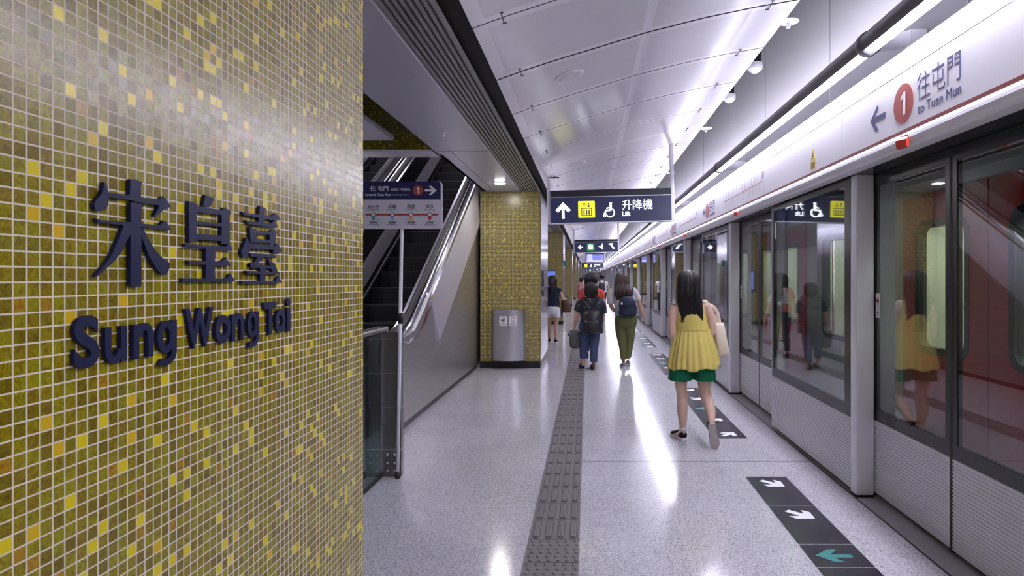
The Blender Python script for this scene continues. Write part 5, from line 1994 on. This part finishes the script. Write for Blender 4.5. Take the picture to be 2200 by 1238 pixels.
shoe(t, (h0[0] + .005, .06, .012), (h0[0] - .03, .28, .0), (0, 0, 1), bk, bk, .044)
h1 = f(566, 1098)
shoe(t, (h1[0], -.08, .0), (h1[0] - .015, .15, .0), (0, 0, 1), bk, bk, .044)
tz = f(0, 222)[2]
hair(t, [(hd[0], 0, tz, .012, .012), (hd[0], -.003, tz - .010, .055, .06), (hd[0], -.008, tz - .045, .096, .10), (hd[0], -.012, tz - .11, .107, .108), (hd[0], -.016, tz - .17, .110, .106), (hd[0], -.02, tz - .21, .100, .098), (hd[0], -.02, tz - .225, .085, .085)], HAIR_B, 120, 13, .012, .005)
t = thing('backpack', 'black leather backpack with silver zips on the person in cropped jeans', 'backpack', loc)
blk = mat('black leather', (.010, .010, .012), .45, 0, .5, .3, 30, .2)
a0, a1 = f(470, 490), f(640, 712)
cx = (a0[0] + a1[0]) / 2
mb = MB()
rings_z(mb, [(cx, -.17, a0[2] + .0, .085, .04), (cx, -.185, a0[2] - .02, .125, .06), (cx, -.20, a0[2] - .10, .140, .08), (cx, -.205, a0[2] - .22, .148, .09), (cx, -.20, a1[2] + .03, .145, .085), (cx, -.19, a1[2], .12, .06)], blk, 36, 4)
mb.make('bag_body', t)
mb = MB()
rings_z(mb, [(cx, -.26, a0[2] - .17, .105, .03), (cx, -.27, a0[2] - .19, .12, .045), (cx, -.27, a1[2] + .05, .12, .045), (cx, -.26, a1[2] + .03, .105, .03)], blk, 30, 3)
mb.make('front_pocket', t)
for sx in (-1, 1):
    MB().tube([(cx + sx * .095, -.285, a0[2] - .155), (cx + sx * .10, -.29, a0[2] - .19)], .006, M['steelbright'], 8).make('zip_pull', t)
for cxa, cya, cxb, cyb in ((475, 400, 545, 500), (625, 385, 580, 500)):
    pa, pb_ = f(cxa, cya, -.14), f(cxb, cyb, -.17)
    mb = MB()
    mb.tube(catmull([pb_, (pa[0] * .5 + pb_[0] * .5, -.155, (pa[2] + pb_[2]) / 2 + .01), pa, (pa[0], -.05, pa[2] + .055), (pa[0], .06, pa[2] + .03), (pa[0] + (-.02 if cxa < 550 else .02), .14, pa[2] - .08)], 4), [(.016, .005)] * 21, blk, 8)
    mb.make('strap', t)
t = thing('handbag', 'grey handbag carried low by the person in cropped jeans', 'bag', (loc[0], loc[1], 0))
gb = mat('grey leather', (.085, .085, .09), .5, 0, .4, .25, 20, .25)
mb = MB()
rows = []
ctr = f(392, 0)[0]
for v, zz, rx, ry, dx in ((0, 690, .035, .05, -.005), (.1, 705, .075, .08, -.005), (.3, 750, .095, .105, 0), (.6, 800, .100, .115, .003), (.85, 845, .092, .11, .003), (1, 862, .070, .09, .002)):
    rows.append((ctr + dx, .03, f(0, zz)[2], rx, ry))
rings_z(mb, rows, gb, 32, 4, lambda a, v: 1 + .03 * math.sin(a * 5 + v * 6))
mb.make('bag_body', t)
for dy, d0 in ((-.03, 0), (.03, 14)):
    mb = MB()
    mb.tube(catmull([f(360 + d0, 740, .03 + dy), f(335, 735, .03 + dy), f(322, 740 - d0, .03 + dy), f(340, 700, .03 + dy), f(376, 684, .025), f(410, 692, .03 + dy), f(425, 720, .03 + dy), f(420, 745, .03 + dy)], 5), .007, gb, 8)
    mb.make('handle', t)

# ---- simpler figures farther away -----------------------------------------------------------
def walker(label, loc, hgt, cols, w=.19, hairm=HAIR_B, hair_low=.80, sleeve=.5, group=None, long_trousers=True, shorts=False, stride=.18, shoe_m=None, arms=None, vox=.010, hair_w=.1):
    """a walking figure seen from behind; hgt total height, cols = (shirt, lower) materials"""
    k = hgt / 1.60
    t = person(label, loc, group)
    b = MB()
    Z = lambda z: z * k
    Wf = head(b, (0, .01, Z(1.47)), .95 * k, SKIN)
    limb(b, [(0, 0, Z(1.42), .05, .05), (0, -.01, Z(1.32), .055, .055)], SKIN)
    rings_z(b, torso_rows(0, 0, Z(1.27), w, Z(.88)), SKIN, 24)
    A = arms or {}
    for sx in (-1, 1):
        el = A.get(('e', sx), (sx * (w + .055), -.02 * sx, Z(1.0)))
        wr = A.get(('w', sx), (sx * (w + .05), .08 * sx, Z(.80)))
        sh = (sx * (w - .01), 0, Z(1.275))
        limb(b, [(*sh, .046, .046), ((sh[0] + el[0]) / 2 + sx * .01, (sh[1] + el[1]) / 2, (sh[2] + el[2]) / 2, .043, .043), (*el, .036, .036), ((wr[0] + el[0]) / 2, (wr[1] + el[1]) / 2, (wr[2] + el[2]) / 2, .033, .033), (*wr, .025, .022)], SKIN)
        d = Vector(wr) - Vector(el)
        hand(b, wr, d, (0, 1, 0), (-sx, 0, 0), SKIN, .95 * k, .4)
    ft = []
    for sx in (-1, 1):
        y = stride * sx
        lift = .02 if y < 0 else 0
        limb(b, [(sx * .085, 0, Z(.80), .085, .09), (sx * .09, y * .4, Z(.62), .072, .076), (sx * .085, y * .45 + .02, Z(.43), .051, .055), (sx * .085, y * .7 - .015, Z(.30), .050, .054), (sx * .08, y, Z(.11) + lift, .033, .036), (sx * .08, y + .01, Z(.06) + lift, .034, .038)], SKIN)
        limb(b, [(sx * .08, y, .07, .034, .036), (sx * .083, y + .07, .045, .032, .026), (sx * .087, y + .13, .032, .030, .02)], SKIN)
        ft.append((sx, y))
    remesh(b, 'body', SKIN, t, vox, 4)
    face_parts(t, Wf, .95 * k)
    mb = MB()
    rings_z(mb, [(0, -.005, Z(1.345), .07, .065), (0, 0, Z(1.325), .13, .085), (0, 0, Z(1.285), w * .98, .105), (0, 0, Z(1.19), w * 1.03, .125), (0, 0, Z(1.06), w * .96, .12), (0, 0, Z(.93), w * 1.0, .13), (0, 0, Z(.86), w * 1.02, .135)], cols[0], 40, 5, lambda a, v: 1 + .012 * math.sin(a * 9 + v * 9))
    for sx in (-1, 1):
        el = A.get(('e', sx), (sx * (w + .055), -.02 * sx, Z(1.0)))
        sh = (sx * (w - .03), 0, Z(1.275))
        ex = tuple(sh[i] + (el[i] - sh[i]) * sleeve for i in range(3))
        limb(mb, [(*sh, .065, .065), ((sh[0] + ex[0]) / 2 + sx * .008, (sh[1] + ex[1]) / 2, (sh[2] + ex[2]) / 2, .066, .066), (*ex, .060, .060)], cols[0])
    remesh(mb, 'shirt', cols[0], t, vox, 4)
    mb = MB()
    rings_z(mb, [(0, 0, Z(.92), w * .86, .12), (0, -.005, Z(.82), w * .98, .14), (0, 0, Z(.74), w * .98, .135), (0, 0, Z(.68), w * .8, .115)], cols[1], 36, 4)
    for sx, y in ft:
        if shorts:
            limb(mb, [(sx * .09, 0, Z(.80), .10, .105), (sx * .098, y * .25, Z(.69), .098, .10), (sx * .10, y * .35, Z(.61), .094, .098)], cols[1])
        else:
            limb(mb, [(sx * .09, 0, Z(.80), .10, .105), (sx * .092, y * .4, Z(.62), .088, .09), (sx * .087, y * .45 + .02, Z(.43), .067, .07), (sx * .085, y * .7 - .015, Z(.30), .062, .066), (sx * .08, y - .005, Z(.12), .054, .056)], cols[1])
    remesh(mb, 'shorts' if shorts else 'trousers', cols[1], t, vox, 3)
    sm = shoe_m or bk
    for sx, y in ft:
        shoe(t, (sx * .078, y - .06, .012 if y < 0 else 0), (sx * .092, y + .18, 0), (0, 0, 1), sm, shw if shoe_m else bk, .044)
    tz = Z(1.615)
    hw = hair_w
    rows = [(0, 0, tz, .012, .012), (0, -.004, tz - .01, .055, .06), (0, -.012, tz - .045, hw * .93, .096), (0, -.02, tz - .12, hw * 1.05, .102)]
    low = tz - hair_low
    n = 3
    for q in range(1, n + 1):
        z = tz - .12 - (hair_low - .12) * q / n
        far = max(0, (tz - z) - .22)
        rows.append((0, -.022 - min(.085, far * .6), z, hw * (1.08 - .12 * q / n), .10 - min(.055, far * .45) - .012 * q))
    hair(t, rows, hairm, 90, 17, .03, .006)
    return t


redm = cloth('coral red shirt', (.44, .075, .05))
dk = cloth('dark trousers', (.03, .03, .04))
f4, loc4 = conv(12.2, 1269.5, C6)
loc4 = (loc4[0], loc4[1], .0102)
walker('person in coral red shirt walking directly in front of the short person', loc4, 1.60, (redm, dk), .205, HAIR_B, .26, .55, stride=.12, hair_w=.115)

tealm = cloth('dark teal top', (.014, .021, .036))
whm = cloth('white denim shorts', (.66, .66, .70))
f5, loc5 = conv(14.9, 1187, C6)
e1 = f5(268, 345)
t = walker('person in dark teal top and white shorts with brown ponytail by the pillars', loc5, 1.575, (tealm, whm), .165, HAIR_BR, .24, .30, shorts=True, stride=-.12, shoe_m=shb,
       arms={('w', 1): (e1[0] + .03, .12, 1.03), ('e', 1): (.235, -.03, 1.03)})
hair(t, [(-.01, -.10, 1.52, .03, .03), (-.01, -.15, 1.46, .045, .04), (-.01, -.165, 1.38, .05, .042), (-.005, -.15, 1.30, .04, .035), (0, -.14, 1.25, .02, .02)], HAIR_BR, 40, 23, .03, .006, name='ponytail')
t = thing('handbag', 'brown leather handbag on the arm of the person in white shorts', 'bag', loc5)
brl = mat('brown leather', (.085, .045, .028), .5, 0, .4, .25, 20, .25)
mb = MB()
ca = f5(302, 0)[0]
rings_z(mb, [(ca - .01, .05, f5(0, 392)[2], .09, .04), (ca, .05, f5(0, 410)[2], .115, .07), (ca + .005, .05, f5(0, 455)[2], .125, .085), (ca + .01, .05, f5(0, 500)[2], .115, .08), (ca + .01, .05, f5(0, 512)[2], .10, .06)], brl, 32, 4)
mb.make('bag_body', t)
mb = MB()
mb.tube(catmull([(ca - .07, .05, f5(0, 400)[2]), (ca - .05, .08, f5(0, 360)[2]), (ca - .01, .10, f5(0, 352)[2]), (ca + .05, .08, f5(0, 365)[2]), (ca + .08, .05, f5(0, 400)[2])], 5), .009, brl, 8)
mb.make('handle', t)
t = thing('pouch', 'small dark pouch below the brown handbag', 'bag', loc5)
mb = MB()
ca = f5(243, 0)[0]
rings_z(mb, [(ca, .0, f5(0, 480)[2], .03, .03), (ca, .0, f5(0, 500)[2], .06, .045), (ca, 0, f5(0, 535)[2], .062, .05), (ca, 0, f5(0, 553)[2], .04, .03)], blk, 24, 4)
mb.tube(catmull([(ca - .02, 0, f5(0, 484)[2]), (ca - .01, .0, f5(0, 440)[2]), (ca + .005, .01, f5(0, 400)[2])], 4), .006, blk, 8)
mb.make('bag_body', t)

whs = cloth('white tee shirt', (.60, .60, .62))
f6, loc6 = conv(27.0, 1293.5, C6)
walker('distant person in white tee shirt with cropped black hair and grey backpack', loc6, 1.66, (whs, dk), .20, HAIR_B, .19, .5, stride=.15, vox=.012, hair_w=.088)
t = thing('backpack', 'dark grey backpack on the distant person in the white tee shirt', 'backpack', loc6)
gbp = cloth('dark grey nylon', (.045, .045, .05), .7)
mb = MB()
rings_z(mb, [(-.01, -.18, 1.30, .06, .04), (-.01, -.20, 1.26, .12, .07), (-.01, -.21, 1.12, .145, .09), (-.01, -.21, .99, .145, .09), (-.01, -.20, .95, .12, .06)], gbp, 30, 4)
mb.make('bag_body', t)
for sx in (-1, 1):
    mb = MB()
    mb.tube(catmull([(sx * .08, -.15, 1.27), (sx * .10, -.08, 1.40), (sx * .11, .04, 1.40), (sx * .12, .14, 1.28), (sx * .13, .14, 1.1)], 4), [(.02, .006)] * 17, gbp, 8)
    mb.make('strap', t)
pk = cloth('pink patterned shirt', (.50, .27, .27), .85, .5, 20)
walker('far person in pink top near the row of pillars', (at(1249, 0, 33)[0], 33.0, 0), 1.52, (pk, dk), .19, HAIR_B, .24, .5, stride=.12, vox=.013)
walker('far person in pale top beside the person in pink', (at(1254, 0, 41)[0], 41.0, 0), 1.60, (whs, dk), .19, HAIR_B, .22, .5, stride=-.1, vox=.013)
# passenger inside the train, arm raised to the pole
walker('train passenger in grey top standing behind the red train door window', (2.93, 4.22, 0.0), 1.64, (gbp, dk), .19, HAIR_B, .24, .45, stride=.04, vox=.010,
       arms={('w', -1): (-.10, .17, 1.24), ('e', -1): (-.25, .03, 1.02)})
